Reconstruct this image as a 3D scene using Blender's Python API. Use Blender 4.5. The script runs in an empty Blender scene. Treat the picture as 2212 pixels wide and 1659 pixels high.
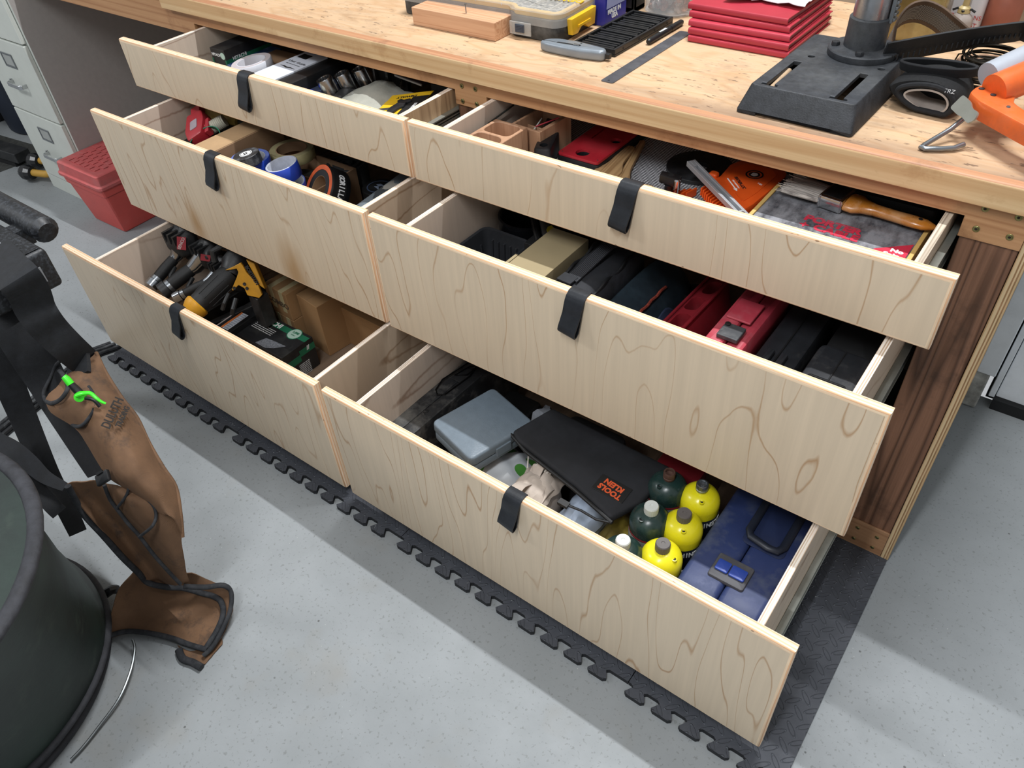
import bpy, bmesh, math, random
from mathutils import Vector, Matrix, Euler
random.seed(7)
S=bpy.context.scene; COL=S.collection
PI=math.pi
def V(*a): return Vector(a)
# ---------------- camera ----------------
cd=bpy.data.cameras.new('camera'); cam=bpy.data.objects.new('camera',cd); COL.objects.link(cam)
S.camera=cam
cd.sensor_fit='HORIZONTAL'; cd.sensor_width=36; cd.lens=36*1658.8/2212; cd.clip_start=.02; cd.clip_end=60
_p,_y,_r=-.743,.6973,-.0788
f=V(-math.sin(_y)*math.cos(_p),math.cos(_y)*math.cos(_p),math.sin(_p)); r=V(math.cos(_y),math.sin(_y),0); u=r.cross(f)
r,u=math.cos(_r)*r+math.sin(_r)*u,-math.sin(_r)*r+math.cos(_r)*u
m=Matrix((r,u,-f)).transposed().to_4x4(); m.translation=V(2.1452,-1.2175,1.4732)
cam.matrix_world=m
# ---------------- world, lights, exposure ----------------
w=bpy.data.worlds.new('world'); S.world=w; w.use_nodes=True
w.node_tree.nodes['Background'].inputs[0].default_value=(.94,.97,1,1)
w.node_tree.nodes['Background'].inputs[1].default_value=.50
def area(n,loc,sx,sy,e,rot=(0,0,0),col=(.96,.98,1)):
    l=bpy.data.lights.new(n,'AREA'); l.shape='RECTANGLE'; l.size=sx; l.size_y=sy; l.energy=e; l.color=col
    o=bpy.data.objects.new(n,l); o.location=loc; o.rotation_euler=rot; COL.objects.link(o); return o
area('tube_light_over_bench',(1.5,.60,4.0),1.3,.05,140)
area('tube_light_right',(1.93,-1.9,2.9),.05,1.2,48)
area('tube_light_left',(-1.3,-2.0,2.9),1.0,.3,36,(math.radians(30),0,0))
S.view_settings.view_transform='Standard'; S.view_settings.look='None'; S.view_settings.gamma=1
S.view_settings.use_curve_mapping=False; S.view_settings.exposure=0.0
# ---------------- materials ----------------
def L(h):
    if isinstance(h,tuple): return h
    h=h.lstrip('#'); c=[int(h[i:i+2],16)/255 for i in (0,2,4)]
    return tuple(x/12.92 if x<=.04045 else ((x+.055)/1.055)**2.4 for x in c)+(1,)
MC={}
class N:
    def __init__(s,name):
        s.m=bpy.data.materials.new(name); s.m.use_nodes=True; s.t=s.m.node_tree; s.b=s.t.nodes['Principled BSDF']
    def n(s,ty,ins={},**kw):
        q=s.t.nodes.new(ty)
        for k,v in kw.items(): setattr(q,k,v)
        for k,v in ins.items():
            if isinstance(v,bpy.types.NodeSocket): s.t.links.new(v,q.inputs[k])
            else: q.inputs[k].default_value=v
        return q
    def set(s,k,v):
        if isinstance(v,bpy.types.NodeSocket): s.t.links.new(v,s.b.inputs[k])
        else: s.b.inputs[k].default_value=v
    def co(s,sc=(1,1,1),rot=(0,0,0)):
        tc=s.n('ShaderNodeTexCoord'); mp=s.n('ShaderNodeMapping',{'Vector':tc.outputs['Object'],'Scale':sc,'Rotation':rot}); return mp.outputs[0]
    def noise(s,v,sc,det=3,ro=.5,w=None):
        ins={'Vector':v,'Scale':sc,'Detail':det,'Roughness':ro}
        q=s.n('ShaderNodeTexNoise',**({'noise_dimensions':'4D'} if w is not None else {}))
        if w is not None: ins['W']=w
        for k,x in ins.items():
            if isinstance(x,bpy.types.NodeSocket): s.t.links.new(x,q.inputs[k])
            else: q.inputs[k].default_value=x
        return q.outputs[0]
    def math(s,op,a,b=0.,c=0.,cl=False):
        q=s.n('ShaderNodeMath',{0:a,1:b,2:c},operation=op,use_clamp=cl); return q.outputs[0]
    def rng(s,v,a,b,c=0.,d=1.): return s.n('ShaderNodeMapRange',{0:v,1:a,2:b,3:c,4:d}).outputs[0]
    def mix(s,f,a,b,mode='MIX'):
        q=s.n('ShaderNodeMix',data_type='RGBA',blend_type=mode)
        for i,x in ((0,f),(6,a),(7,b)):
            if isinstance(x,bpy.types.NodeSocket): s.t.links.new(x,q.inputs[i])
            else: q.inputs[i].default_value=x if i==0 else L(x)
        return q.outputs[2]
    def bump(s,h,st=.3,d=.002):
        q=s.n('ShaderNodeBump',{'Height':h,'Strength':st,'Distance':d}); s.set('Normal',q.outputs[0])
    def rnd(s,k=30.): return s.math('MULTIPLY',s.n('ShaderNodeObjectInfo').outputs['Random'],k)
def mt(name,col,rough=.5,metal=0,var=.12,sc=25,bump=.15,dust=0,dcol='8c8c88',dsc=9,spec=None,trans=0,alpha=1):
    if name in MC: return MC[name]
    k=N(name); v=k.co()
    n1=k.noise(v,sc,4,.6)
    c=L(col); dk=tuple(x*(1-var*1.6) for x in c[:3])+(1,); lt=tuple(min(1,x*(1+var)) for x in c[:3])+(1,)
    o=k.mix(k.rng(n1,.3,.7),dk,lt)
    if dust:
        d=k.rng(k.noise(v,dsc,6,.7),.48,.68,0,dust); o=k.mix(d,o,dcol)
        k.set('Roughness',k.rng(d,0,.5,rough,min(1,rough+.3)))
    else: k.set('Roughness',rough)
    k.set('Base Color',o); k.set('Metallic',metal)
    if spec is not None: k.set('Specular IOR Level',spec)
    if trans: k.set('Transmission Weight',trans); k.set('IOR',1.3)
    if alpha<1: k.set('Alpha',alpha)
    if bump: k.bump(k.noise(v,sc*6,3,.6),bump,.0008)
    MC[name]=k.m; return k.m
def ply_face(name,base='d3c0a6',line='a9825a',kx=6.5,kz=1.25,freq=12.,lw=.035,rough=.42,knots=()):
    """rotary-cut maple veneer: contour lines of a stretched noise field"""
    k=N(name); W=k.rnd(40)
    v=k.co((kx,kx*.3,kz))
    n1=k.noise(v,1.0,2.2,.42,W)
    tc=k.n('ShaderNodeTexCoord').outputs['Object']
    j=k.noise(k.co((60,60,14)),1,2,.5,W)
    ph=k.math('MULTIPLY_ADD',n1,freq,k.math('MULTIPLY',j,.10))
    fr=k.math('ABSOLUTE',k.math('SUBTRACT',k.math('FRACT',ph),.5))
    ln=k.rng(fr,0,lw,1,0)
    fade=k.rng(k.noise(k.co((3,3,3)),1,2,.5,W),.35,.6,.25,1)
    ln=k.math('MULTIPLY',ln,fade)
    b1=k.noise(k.co((90,90,2.5)),1,3,.6,W); b2=k.noise(k.co((2,2,1.2)),1,2,.5,W)
    c=L(base); a=tuple(x*.93 for x in c[:3])+(1,); d=tuple(x*1.06 for x in c[:3])+(1,)
    o=k.mix(k.rng(b1,.3,.7),a,d); o=k.mix(k.rng(b2,.35,.7,0,.25),o,'d2c6b0')
    o=k.mix(k.math('MULTIPLY',ln,.85),o,line)
    for (kxx,kzz,rx,rz) in knots:
        s=k.n('ShaderNodeSeparateXYZ',{0:tc})
        dx=k.math('DIVIDE',k.math('SUBTRACT',s.outputs[0],kxx),rx); dz=k.math('DIVIDE',k.math('SUBTRACT',s.outputs[2],kzz),rz)
        dd=k.math('SQRT',k.math('ADD',k.math('MULTIPLY',dx,dx),k.math('MULTIPLY',dz,dz)))
        dd=k.math('ADD',dd,k.math('MULTIPLY',k.math('SUBTRACT',j,.5),.5))
        o=k.mix(k.rng(dd,.15,1.1,.7,0),o,'a87f4c')
    k.set('Base Color',o); k.set('Roughness',rough)
    k.bump(b1,.06,.0006); MC[name]=k.m; return k.m
def ply_edge(name,ax=1,t=.0179,cols=('ecd4b4','dcb088','f1e0c6','e6bd98','efdcc0'),rough=.6,dark=1.):
    """stacked plies seen on edge; ax = thickness axis"""
    k=N(name); tc=k.n('ShaderNodeTexCoord').outputs['Object']; s=k.n('ShaderNodeSeparateXYZ',{0:tc})
    wv=k.noise(k.co(tuple(8 if i!=ax else 40 for i in range(3))),1,2,.5)
    p=k.math('MULTIPLY_ADD',s.outputs[ax],7/t,k.math('MULTIPLY',wv,1.1))
    p=k.math('FRACT',k.math('DIVIDE',p,7.))
    cr=k.n('ShaderNodeValToRGB',{0:p}); cr.color_ramp.interpolation='CONSTANT'
    e=cr.color_ramp.elements
    n=7
    for i in range(n):
        x=i/n
        el=e[i] if i<2 else e.new(x)
        el.position=x; c=L(cols[i%len(cols)]); el.color=tuple(q*dark for q in c[:3])+(1,)
    g=k.noise(k.co(tuple(25 if i!=ax else 500 for i in range(3))),1,3,.6)
    o=k.mix(k.rng(g,.35,.75,0,.4),cr.outputs[0],'d8a47c')
    sp=k.rng(k.noise(k.co(tuple(60 if i!=ax else 300 for i in range(3))),1,1,.5),.74,.78)
    o=k.mix(k.math('MULTIPLY',sp,.7),o,'5a3a22')
    k.set('Base Color',o); k.set('Roughness',rough); k.bump(g,.25,.0008); MC[name]=k.m; return k.m
def lumber(name,c1,c2,ax=0,freq=9.,st=.35,sc=(10,10,10),lw=.35,rough=.55,dirt=None,bump=.15,amt=.6):
    """softwood grain running along axis ax"""
    k=N(name); W=k.rnd(20)
    q=[sc[i]*(st*.1 if i==ax else 1) for i in range(3)]
    n1=k.noise(k.co(tuple(q)),1,1.5,.4,W)
    fr=k.math('FRACT',k.math('MULTIPLY',n1,freq))
    ln=k.rng(k.math('ABSOLUTE',k.math('SUBTRACT',fr,.5)),0,lw,1,0)
    fine=k.noise(k.co(tuple(300 if i!=ax else 6 for i in range(3))),1,3,.6)
    o=k.mix(k.math('MULTIPLY',ln,amt),c1,c2); o=k.mix(k.rng(fine,.35,.7,0,.3),o,c2)
    if dirt:
        d=k.rng(k.noise(k.co((9,9,9)),1,6,.7,W),.56,.72,0,.6); o=k.mix(d,o,dirt)
    k.set('Base Color',o); k.set('Roughness',rough); k.bump(k.math('ADD',fine,ln),bump,.0008); MC[name]=k.m; return k.m
# ---------------- geometry helpers ----------------
class MB:
    def __init__(s): s.v=[]; s.f=[]; s.mi=[]; s.cur=0; s.X=None
    def add(s,vs,fs,X=None):
        o=len(s.v); X=X or s.X
        s.v+=[tuple(X@Vector(p)) if X else tuple(p) for p in vs]
        s.f+=[tuple(i+o for i in q) for q in fs]; s.mi+=[s.cur]*len(fs); return s
    def box(s,x0,x1,y0,y1,z0,z1,X=None):
        return s.add([(x,y,z) for z in (z0,z1) for x,y in ((x0,y0),(x1,y0),(x1,y1),(x0,y1))],[(3,2,1,0),(4,5,6,7),(0,1,5,4),(1,2,6,5),(2,3,7,6),(3,0,4,7)],X)
    def loops(s,Ls,X=None,cap0=True,cap1=True,close=True):
        n=len(Ls[0]); vs=[p for l in Ls for p in l]; fs=[]
        for k in range(len(Ls)-1):
            for i in range(n if close else n-1):
                j=(i+1)%n; fs.append((k*n+i,k*n+j,(k+1)*n+j,(k+1)*n+i))
        if cap0: fs.append(tuple(range(n))[::-1])
        if cap1: fs.append(tuple((len(Ls)-1)*n+i for i in range(n)))
        return s.add(vs,fs,X)
    def prism(s,out,z0,z1,b=0,X=None,nb=2):
        """outline in xy, extruded z0..z1, rounded top and bottom edges of size b"""
        Ls=[]
        if b:
            for i in range(nb,-1,-1):
                a=PI/2*i/nb; Ls.append([(p[0],p[1],z0+b-b*math.sin(a)) for p in inset(out,b-b*math.cos(a))])
            for i in range(nb+1):
                a=PI/2*i/nb; Ls.append([(p[0],p[1],z1-b+b*math.sin(a)) for p in inset(out,b-b*math.cos(a))])
        else: Ls=[[(p[0],p[1],z0) for p in out],[(p[0],p[1],z1) for p in out]]
        return s.loops(Ls,X)
    def rbox(s,x0,x1,y0,y1,z0,z1,r=.005,b=.003,n=4,X=None): return s.prism(rrect(x0,x1,y0,y1,r,n),z0,z1,b,X)
    def lathe(s,pr,n=28,c=(0,0,0),X=None,cap0=True,cap1=True):
        return s.loops([[(c[0]+q*math.cos(2*PI*i/n),c[1]+q*math.sin(2*PI*i/n),c[2]+z) for i in range(n)] for q,z in pr],X,cap0,cap1)
    def ring(s,ro,ri,z0,z1,n=36,c=(0,0,0),X=None,b=.0006):
        P=[(ri,z0),(ro-b,z0),(ro,z0+b),(ro,z1-b),(ro-b,z1),(ri,z1),(ri,z0)]
        return s.lathe(P,n,c,X,False,False)
    def tube(s,pts,rr,n=8,X=None,closed=False,flat=1.):
        pts=[Vector(p) for p in pts]; m_=len(pts); Ls=[]; prev=None
        for i,p in enumerate(pts):
            a=pts[(i-1)%m_] if (i or closed) else p; b=pts[(i+1)%m_] if (i<m_-1 or closed) else p
            t=(b-a).normalized()
            if prev is None: e=V(0,0,1) if abs(t.z)<.9 else V(1,0,0); nx=t.cross(e).normalized()
            else: nx=(prev-t*prev.dot(t)).normalized()
            prev=nx; ny=t.cross(nx); q=rr[i] if isinstance(rr,(list,tuple)) else rr
            Ls.append([tuple(p+nx*q*math.cos(2*PI*j/n)+ny*q*flat*math.sin(2*PI*j/n)) for j in range(n)])
        if closed: Ls.append(Ls[0])
        return s.loops(Ls,X,not closed,not closed)
    def ribbon(s,pts,wv,th,X=None,closed=False):
        """flat band: centre points, width vector(s), thickness"""
        pts=[Vector(p) for p in pts]; Ls=[]
        for i,p in enumerate(pts):
            a=pts[max(0,i-1)]; b=pts[min(len(pts)-1,i+1)]; t=(b-a).normalized()
            w_=Vector(wv[i]) if isinstance(wv,list) else Vector(wv); nn=t.cross(w_).normalized()*th/2; h=w_/2
            Ls.append([tuple(p+h+nn),tuple(p-h+nn),tuple(p-h-nn),tuple(p+h-nn)])
        return s.loops(Ls,X)
    def sheet(s,rows,th=.002,X=None):
        """closed thick sheet over a grid of points (rows of equal length)"""
        R=[[Vector(p) for p in q] for q in rows]; a,b=len(R),len(R[0]); top=[];bot=[]
        for i in range(a):
            for j in range(b):
                du=R[min(a-1,i+1)][j]-R[max(0,i-1)][j]; dv=R[i][min(b-1,j+1)]-R[i][max(0,j-1)]
                n_=du.cross(dv); n_=n_.normalized() if n_.length>1e-9 else V(0,0,1)
                top.append(tuple(R[i][j]+n_*th/2)); bot.append(tuple(R[i][j]-n_*th/2))
        o=a*b; fs=[]
        for i in range(a-1):
            for j in range(b-1):
                q=(i*b+j,i*b+j+1,(i+1)*b+j+1,(i+1)*b+j); fs+=[q,tuple(x+o for x in q[::-1])]
        for i in range(a-1):
            for j in (0,b-1): q=(i*b+j,(i+1)*b+j,(i+1)*b+j+o,i*b+j+o); fs.append(q)
        for j in range(b-1):
            for i in (0,a-1): q=(i*b+j,i*b+j+1,i*b+j+1+o,i*b+j+o); fs.append(q)
        return s.add(top+bot,fs,X)
    def build(s,name,mats,parent=None,bev=0,seg=2,ang=.6,sub=0,loc=None,rot=None,lab=None):
        me=bpy.data.meshes.new(name); me.from_pydata(s.v,[],s.f)
        mats=mats if isinstance(mats,(list,tuple)) else [mats]
        for m_ in mats: me.materials.append(m_)
        me.polygons.foreach_set('material_index',s.mi)
        bm=bmesh.new(); bm.from_mesh(me); bmesh.ops.recalc_face_normals(bm,faces=bm.faces); bm.to_mesh(me); bm.free()
        me.polygons.foreach_set('use_smooth',[True]*len(me.polygons)); me.set_sharp_from_angle(angle=ang)
        o=bpy.data.objects.new(name,me); COL.objects.link(o)
        if parent: o.parent=parent
        if loc: o.location=loc
        if rot: o.rotation_euler=rot
        if bev:
            q=o.modifiers.new('bevel','BEVEL'); q.width=bev; q.segments=seg; q.limit_method='ANGLE'; q.angle_limit=.7; q.harden_normals=True
        if sub:
            q=o.modifiers.new('sub','SUBSURF'); q.levels=sub; q.render_levels=sub
        if lab: o['label']=lab
        return o
def inset(out,d):
    n=len(out); A=sum(out[i][0]*out[(i+1)%n][1]-out[(i+1)%n][0]*out[i][1] for i in range(n)); sg=1 if A>0 else -1; R=[]
    for i in range(n):
        p,q,t=out[i-1],out[i],out[(i+1)%n]
        a=V(q[0]-p[0],q[1]-p[1]); b=V(t[0]-q[0],t[1]-q[1])
        a=a.normalized() if a.length>1e-9 else b.normalized(); b=b.normalized() if b.length>1e-9 else a
        na=V(-a.y,a.x)*sg; nb=V(-b.y,b.x)*sg; m_=na+nb
        m_=m_/max(.35,m_.dot(na)) if m_.length>1e-6 else na
        R.append((q[0]+m_.x*d,q[1]+m_.y*d))
    return R
def rrect(x0,x1,y0,y1,r,n=4):
    o=[]
    for cx,cy,a0 in ((x1-r,y1-r,0),(x0+r,y1-r,PI/2),(x0+r,y0+r,PI),(x1-r,y0+r,1.5*PI)):
        for i in range(n+1): a=a0+PI/2*i/n; o.append((cx+r*math.cos(a),cy+r*math.sin(a)))
    return o
def rpoly(pts,r,n=4):
    """round the corners of a polygon"""
    o=[]; m_=len(pts)
    for i in range(m_):
        p,q,t=V(*pts[i-1]),V(*pts[i]),V(*pts[(i+1)%m_]); a=(p-q); b=(t-q); rr=min(r,a.length*.45,b.length*.45)
        s0=q+a.normalized()*rr; s1=q+b.normalized()*rr
        for k in range(n+1):
            x=k/n; o.append(tuple(s0*(1-x)**2+q*2*x*(1-x)+s1*x*x))
    return o
def TM(loc=(0,0,0),rot=(0,0,0),sc=1): return Matrix.Translation(loc)@Euler(rot).to_matrix().to_4x4()@Matrix.Scale(sc,4)
RX=lambda a: TM((0,0,0),(a,0,0))
def thing(name,label,cat,loc=(0,0,0),rz=0,group=None,rot=None):
    o=bpy.data.objects.new(name,None); COL.objects.link(o); o.empty_display_size=.05
    o.location=loc; o.rotation_euler=rot or (0,0,rz); o['label']=label; o['category']=cat
    if group: o['group']=group
    return o
def tag(o,label,cat,group=None,kind=None):
    o['label']=label; o['category']=cat
    if group: o['group']=group
    if kind: o['kind']=kind
    return o
def struct(o): o['kind']='structure'; return o
def copy_tree(o,parent=None):
    c=o.copy(); COL.objects.link(c)
    if parent: c.parent=parent
    for ch in list(o.children): copy_tree(ch,c)
    return c
def text(name,s,size,mat,parent,loc,rot=(0,0,0),ex=.0003,sx=1.,al='CENTER',bold=0,sh=0,sp=1.):
    cu=bpy.data.curves.new(name,'FONT'); cu.body=s; cu.size=size; cu.extrude=ex; cu.align_x=al; cu.align_y='CENTER'; cu.offset=bold; cu.shear=sh; cu.space_line=sp; cu.resolution_u=3
    t=bpy.data.objects.new(name,cu); COL.objects.link(t); bpy.context.view_layer.update()
    me=bpy.data.meshes.new_from_object(t.evaluated_get(bpy.context.evaluated_depsgraph_get()))
    bpy.data.objects.remove(t); me.materials.clear(); me.materials.append(mat)
    for v in me.vertices: v.co.x*=sx
    o=bpy.data.objects.new(name,me); COL.objects.link(o); o.parent=parent; o.location=loc; o.rotation_euler=rot; return o
def lerp(a,b,t): return tuple(x+(y-x)*t for x,y in zip(a,b))
def arc(cx,cy,r,a0,a1,n): return [(cx+r*math.cos(a0+(a1-a0)*i/n),cy+r*math.sin(a0+(a1-a0)*i/n)) for i in range(n+1)]

def cut(o,cutter_mb):
    """boolean a recess out of a part, then drop the cutter"""
    c=cutter_mb.build('cutter',[],o); m_=o.modifiers.new('cut','BOOLEAN'); m_.object=c; m_.solver='EXACT'; m_.operation='DIFFERENCE'
    bpy.context.view_layer.update()
    me=bpy.data.meshes.new_from_object(o.evaluated_get(bpy.context.evaluated_depsgraph_get()))
    o.modifiers.clear(); o.data=me; bpy.data.objects.remove(c)
    me.polygons.foreach_set('use_smooth',[True]*len(me.polygons)); me.set_sharp_from_angle(angle=.5); return o

def sm(P,n=4):
    """Catmull-Rom refinement of a point list"""
    P=[Vector(p) for p in P]; o=[]
    for i in range(len(P)-1):
        a,b_,c,d=P[max(0,i-1)],P[i],P[i+1],P[min(len(P)-1,i+2)]
        for k in range(n):
            t_=k/n; o.append(.5*((2*b_)+(c-a)*t_+(2*a-5*b_+4*c-d)*t_*t_+(3*b_-a-3*c+d)*t_**3))
    return o+[P[-1]]
# ---------------- common materials ----------------
face1=ply_face('maple_veneer')
faceB=ply_face('maple_veneer_fine',kx=7.5,kz=1.,freq=17,lw=.05)
faceL2=ply_face('maple_veneer_knots',kx=7.5,kz=1.,freq=17,lw=.05,knots=((.345,.045,.035,.09),(.735,.03,.055,.12)))
edgeY=ply_edge('ply_edge_front',1); edgeX=ply_edge('ply_edge_side',0,.0125,('ece6dc','b9a48c','f4efe6','d9c9b6','efe8dd'))
edgeR=ply_edge('ply_edge_rough',0,.016,('d9c39a','8d6f4a','c9b186','a98b62','d2bd94'),.75,.85)
side_in=ply_face('drawer_side_veneer','c3b2a4','8f7462',3.,5.,7,.05)
side_out=ply_face('drawer_outer_veneer','b9a48e','8a6c50',3.,5.,7,.05)
knotty=lumber('knotty_drawer_side','b89a78','7d6046',2,7,.5,(14,14,14),.3)
rough_end=lumber('weathered_drawer_edge','d8cbb8','6f5c48',1,9,.5,(60,30,60),.25,bump=.6)
botm=lumber('drawer_bottom_ply','8f7a66','5f4e40',1,9,.5,(12,12,12),.4,dirt='4a3e34')
gal=mt('galvanised_steel','a9aca4',.38,.7,.06,40,.05,.15)
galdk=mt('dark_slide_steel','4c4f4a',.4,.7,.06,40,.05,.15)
leather=mt('black_leather','23262b',.48,0,.2,40,.35,spec=.4)
blk=mt('black_plastic','17181a',.42,0,.15,40,.1)
blkd=mt('dusty_black_plastic','1f2022',.55,0,.2,30,.15,.55,'77746e',10)
blk2=mt('matte_black','0e0f11',.7,0,.2,30,.1)
chrome=mt('chrome','c9cbcd',.16,1,.04,30,0)
steel=mt('brushed_steel','8e9296',.32,.9,.08,40,.08)
concrete=N('concrete_floor')
def _conc():
    k=concrete; v=k.co()
    a=k.noise(v,1.3,5,.6); b=k.noise(v,7,6,.65); c=k.noise(v,60,3,.6)
    o=k.mix(k.rng(a,.3,.7),'84888a','989c9e'); o=k.mix(k.rng(b,.35,.75,0,.4),o,'7c8080')
    st=k.rng(k.noise(v,2.1,4,.7),.58,.72,0,.35); o=k.mix(st,o,'857c6c')
    sp=k.rng(k.n('ShaderNodeTexVoronoi',{'Vector':v,'Scale':26.,'Randomness':1.}).outputs['Distance'],.05,.075,.75,0)
    gate=k.rng(k.noise(v,16,2,.5),.55,.6,0,1); o=k.mix(k.math('MULTIPLY',sp,gate),o,'4a4a48')
    s2=k.rng(k.n('ShaderNodeTexVoronoi',{'Vector':k.co((1,1,1),(0,0,.5)),'Scale':70.,'Randomness':1.}).outputs['Distance'],.03,.06,.8,0)
    g2=k.rng(k.noise(v,9,2,.5),.56,.62,0,1); o=k.mix(k.math('MULTIPLY',s2,g2),o,'d8d8d4')
    f2=k.rng(k.noise(v,130,2,.6),.60,.68,0,.5); o=k.mix(f2,o,'6a6c6a')
    k.set('Base Color',o); k.set('Roughness',k.rng(b,.3,.7,.5,.75)); k.set('Specular IOR Level',.3); k.bump(k.math('MULTIPLY_ADD',c,.4,b),.18,.0015)
_conc(); concrete=concrete.m
def gaz(n,c,**kw): return mt(n,c,**kw)
# ---------------- room ----------------
b=MB(); b.box(-5.5,5,-5,.66,-.05,0); struct(b.build('floor',concrete))
wallm=mt('painted_wall','a39a8c',.8,0,.05,6,.1)
b=MB(); b.box(-5.5,2.152,.66,.72,0,3.3); struct(b.build('wall_back',wallm))
whitew=mt('white_paint','e9edf1',.5,0,.04,8,.05,.15,'8b8d8c')
b=MB(); b.box(2.152,2.196,.62,.72,.10,3.3); struct(b.build('trim_1',whitew,bev=.003))
b=MB(); b.box(2.12,2.185,.60,.72,0,.10); struct(b.build('trim_2',mt('concrete_stub','8b8a84',.9,0,.2,30,.8,.5,'c9c8c2',14),bev=.006))
D=struct(MB().box(2.216,3.3,.64,.70,.03,2.4).build('door_1',whitew,bev=.003))
MB().box(2.214,3.3,.622,.66,0,.032).build('door_seal',blk2,D)
MB().box(2.196,2.216,.665,.70,0,2.4).build('door_gap',blk2,D)
MB().box(2.2,2.214,.632,.665,0.03,2.4).build('door_stop',whitew,D,bev=.002)
# ---------------- interlocking foam mat ----------------
rub=N('foam_mat_rubber')
def _rub():
    k=rub; v=k.co((1,1,1)); lines=None
    # diamond-plate lens pattern: two families of short raised ellipses
    for (ang,ox,oy) in ((.785,0,0),(-.785,.5,.5)):
        q=k.n('ShaderNodeSeparateXYZ',{0:k.co((1/.036,1/.036,1))})
        fx=k.math('SUBTRACT',k.math('FRACT',k.math('ADD',q.outputs[0],ox)),.5); fy=k.math('SUBTRACT',k.math('FRACT',k.math('ADD',q.outputs[1],oy)),.5)
        c,s_=math.cos(ang),math.sin(ang)
        a=k.math('MULTIPLY_ADD',fx,c,k.math('MULTIPLY',fy,s_)); d=k.math('MULTIPLY_ADD',fx,-s_,k.math('MULTIPLY',fy,c))
        e=k.math('SQRT',k.math('ADD',k.math('POWER',k.math('DIVIDE',a,.44),2.),k.math('POWER',k.math('DIVIDE',k.math('ABSOLUTE',d),.13),2.)))
        r_=k.rng(k.math('ABSOLUTE',k.math('SUBTRACT',e,.9)),0,.16,1,0)
        lines=r_ if lines is None else k.math('MAXIMUM',lines,r_)
    n=k.noise(v,22,5,.65); o=k.mix(k.rng(n,.3,.7),'363940','43464d'); o=k.mix(k.math('MULTIPLY',lines,.6),o,'6c7077')
    sp=k.rng(k.n('ShaderNodeTexVoronoi',{'Vector':v,'Scale':60.}).outputs['Distance'],.04,.07,.9,0)
    g=k.rng(k.noise(v,12,2,.5),.5,.58,0,1); o=k.mix(k.math('MULTIPLY',sp,g),o,'b9bcbc')
    k.set('Base Color',o); k.set('Roughness',.62); k.bump(k.math('MULTIPLY_ADD',lines,1.,k.math('MULTIPLY',n,.4)),.8,.003)
_rub(); rub=rub.m; rubs=mt('foam_mat_cut_edge','1c1e22',.8,0,.1,30,.1)
matR=thing('foam_floor_mat','dark grey interlocking foam tiles with diamond-plate pattern under the drawers','mat',(0,0,0))
def tooth_edge(x0,n,p=.0583,yf=-.5615,yd=-.024):
    o=[]
    for i in range(n):
        a=x0+i*p
        o+=[(a-.002,yf),(a+.004,yf-.004),(a-.006,yf+yd+.004),(a-.001,yf+yd),(a+.031,yf+yd),(a+.037,yf+yd+.005),(a+.028,yf-.004),(a+.034,yf)]
    return o
xs=[.003+.61*i for i in range(4)]+[2.15]
for i in range(4):
    x0,x1=xs[i]+.0008,xs[i+1]-.0008
    n=int((x1-x0+.012)/.0583); n=10 if i<3 else 5
    o=[(x0,.02),(x0,-.5615)]+tooth_edge(x0+.008,n)+[(x1,-.5615),(x1,.02)]
    if i==0: o=[(.1,.02),(.1,-.3),(x0+.003,-.52)]+o[2:]
    q=MB(); q.prism(o[::-1],0,.012); q.cur=0; q.mi=[0 if len(f_)>8 else 1 for f_ in q.f]
    q.build('mat_tile',[rub,rubs],matR,ang=.3)
# ---------------- workbench ----------------
pine=lumber('pine_nosing','d8b98c','b78a5a',0,8,.25,(14,22,22),.3,dirt='9a6a3c',amt=.55)
nostop=lumber('nosing_top','bb8a66','94603f',0,8,.25,(14,22,22),.3,dirt='6d4a38',amt=.5)
pine2=lumber('pine_header','bd9066','94623c',0,8,.25,(14,22,22),.3,dirt='7a4c2c',amt=.6)
post=lumber('dark_post','85604a','482f20',2,13,.35,(16,16,16),.3,.5,dirt='22160f',bump=.5,amt=.9)
gusset=lumber('redwood_gusset','a57e5c','7d5438',0,7,.3,(14,14,20),.3,amt=.5)
btop=N('worktop_plywood')
def _bt():
    k=btop; W=3.3
    n1=k.noise(k.co((3.2,11,5)),1,2.5,.5,W); fr=k.math('ABSOLUTE',k.math('SUBTRACT',k.math('FRACT',k.math('MULTIPLY',n1,8.)),.5))
    ln=k.rng(fr,0,.22,1,0); fine=k.noise(k.co((8,160,20)),1,3,.6)
    o=k.mix(k.math('MULTIPLY',ln,.45),'c6a98a','ae8660'); o=k.mix(k.rng(fine,.3,.75,0,.35),o,'c39763')
    stn=k.rng(k.noise(k.co((5,9,5)),1,6,.75,9.),.50,.70,0,.55); o=k.mix(stn,o,'86705c')
    mk=k.math('MULTIPLY',k.rng(k.noise(k.co((26,90,20)),1,3,.7,5.),.60,.63,0,1),k.rng(k.noise(k.co((5,5,5)),1,2,.5,2.),.42,.55,0,1)); o=k.mix(k.math('MULTIPLY',mk,.75),o,'5c4a3c')
    # greasy wear along the front edge
    s=k.n('ShaderNodeSeparateXYZ',{0:k.n('ShaderNodeTexCoord').outputs['Object']})
    wr=k.math('MULTIPLY',k.rng(k.math('ABSOLUTE',k.math('SUBTRACT',s.outputs[1],.0)),0,.06,1,0),k.rng(k.noise(k.co((2.5,14,3)),1,4,.6,1.),.36,.62,0,.75))
    wr=k.math('MULTIPLY',wr,k.rng(s.outputs[0],.9,1.7,.25,1)); o=k.mix(wr,o,'6f5648')
    k.set('Base Color',o); k.set('Roughness',.6); k.set('Specular IOR Level',.25); k.bump(fine,.12,.0008); return k.m
btop=_bt()
ZT=.903
WB=thing('workbench','long pine workbench with rounded nosing, header rail and dark post on the right','workbench',(0,0,0))
MB().box(.0,2.18,.0,.66,ZT-.019,ZT).build('worktop',btop,WB,bev=.001)
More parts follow.
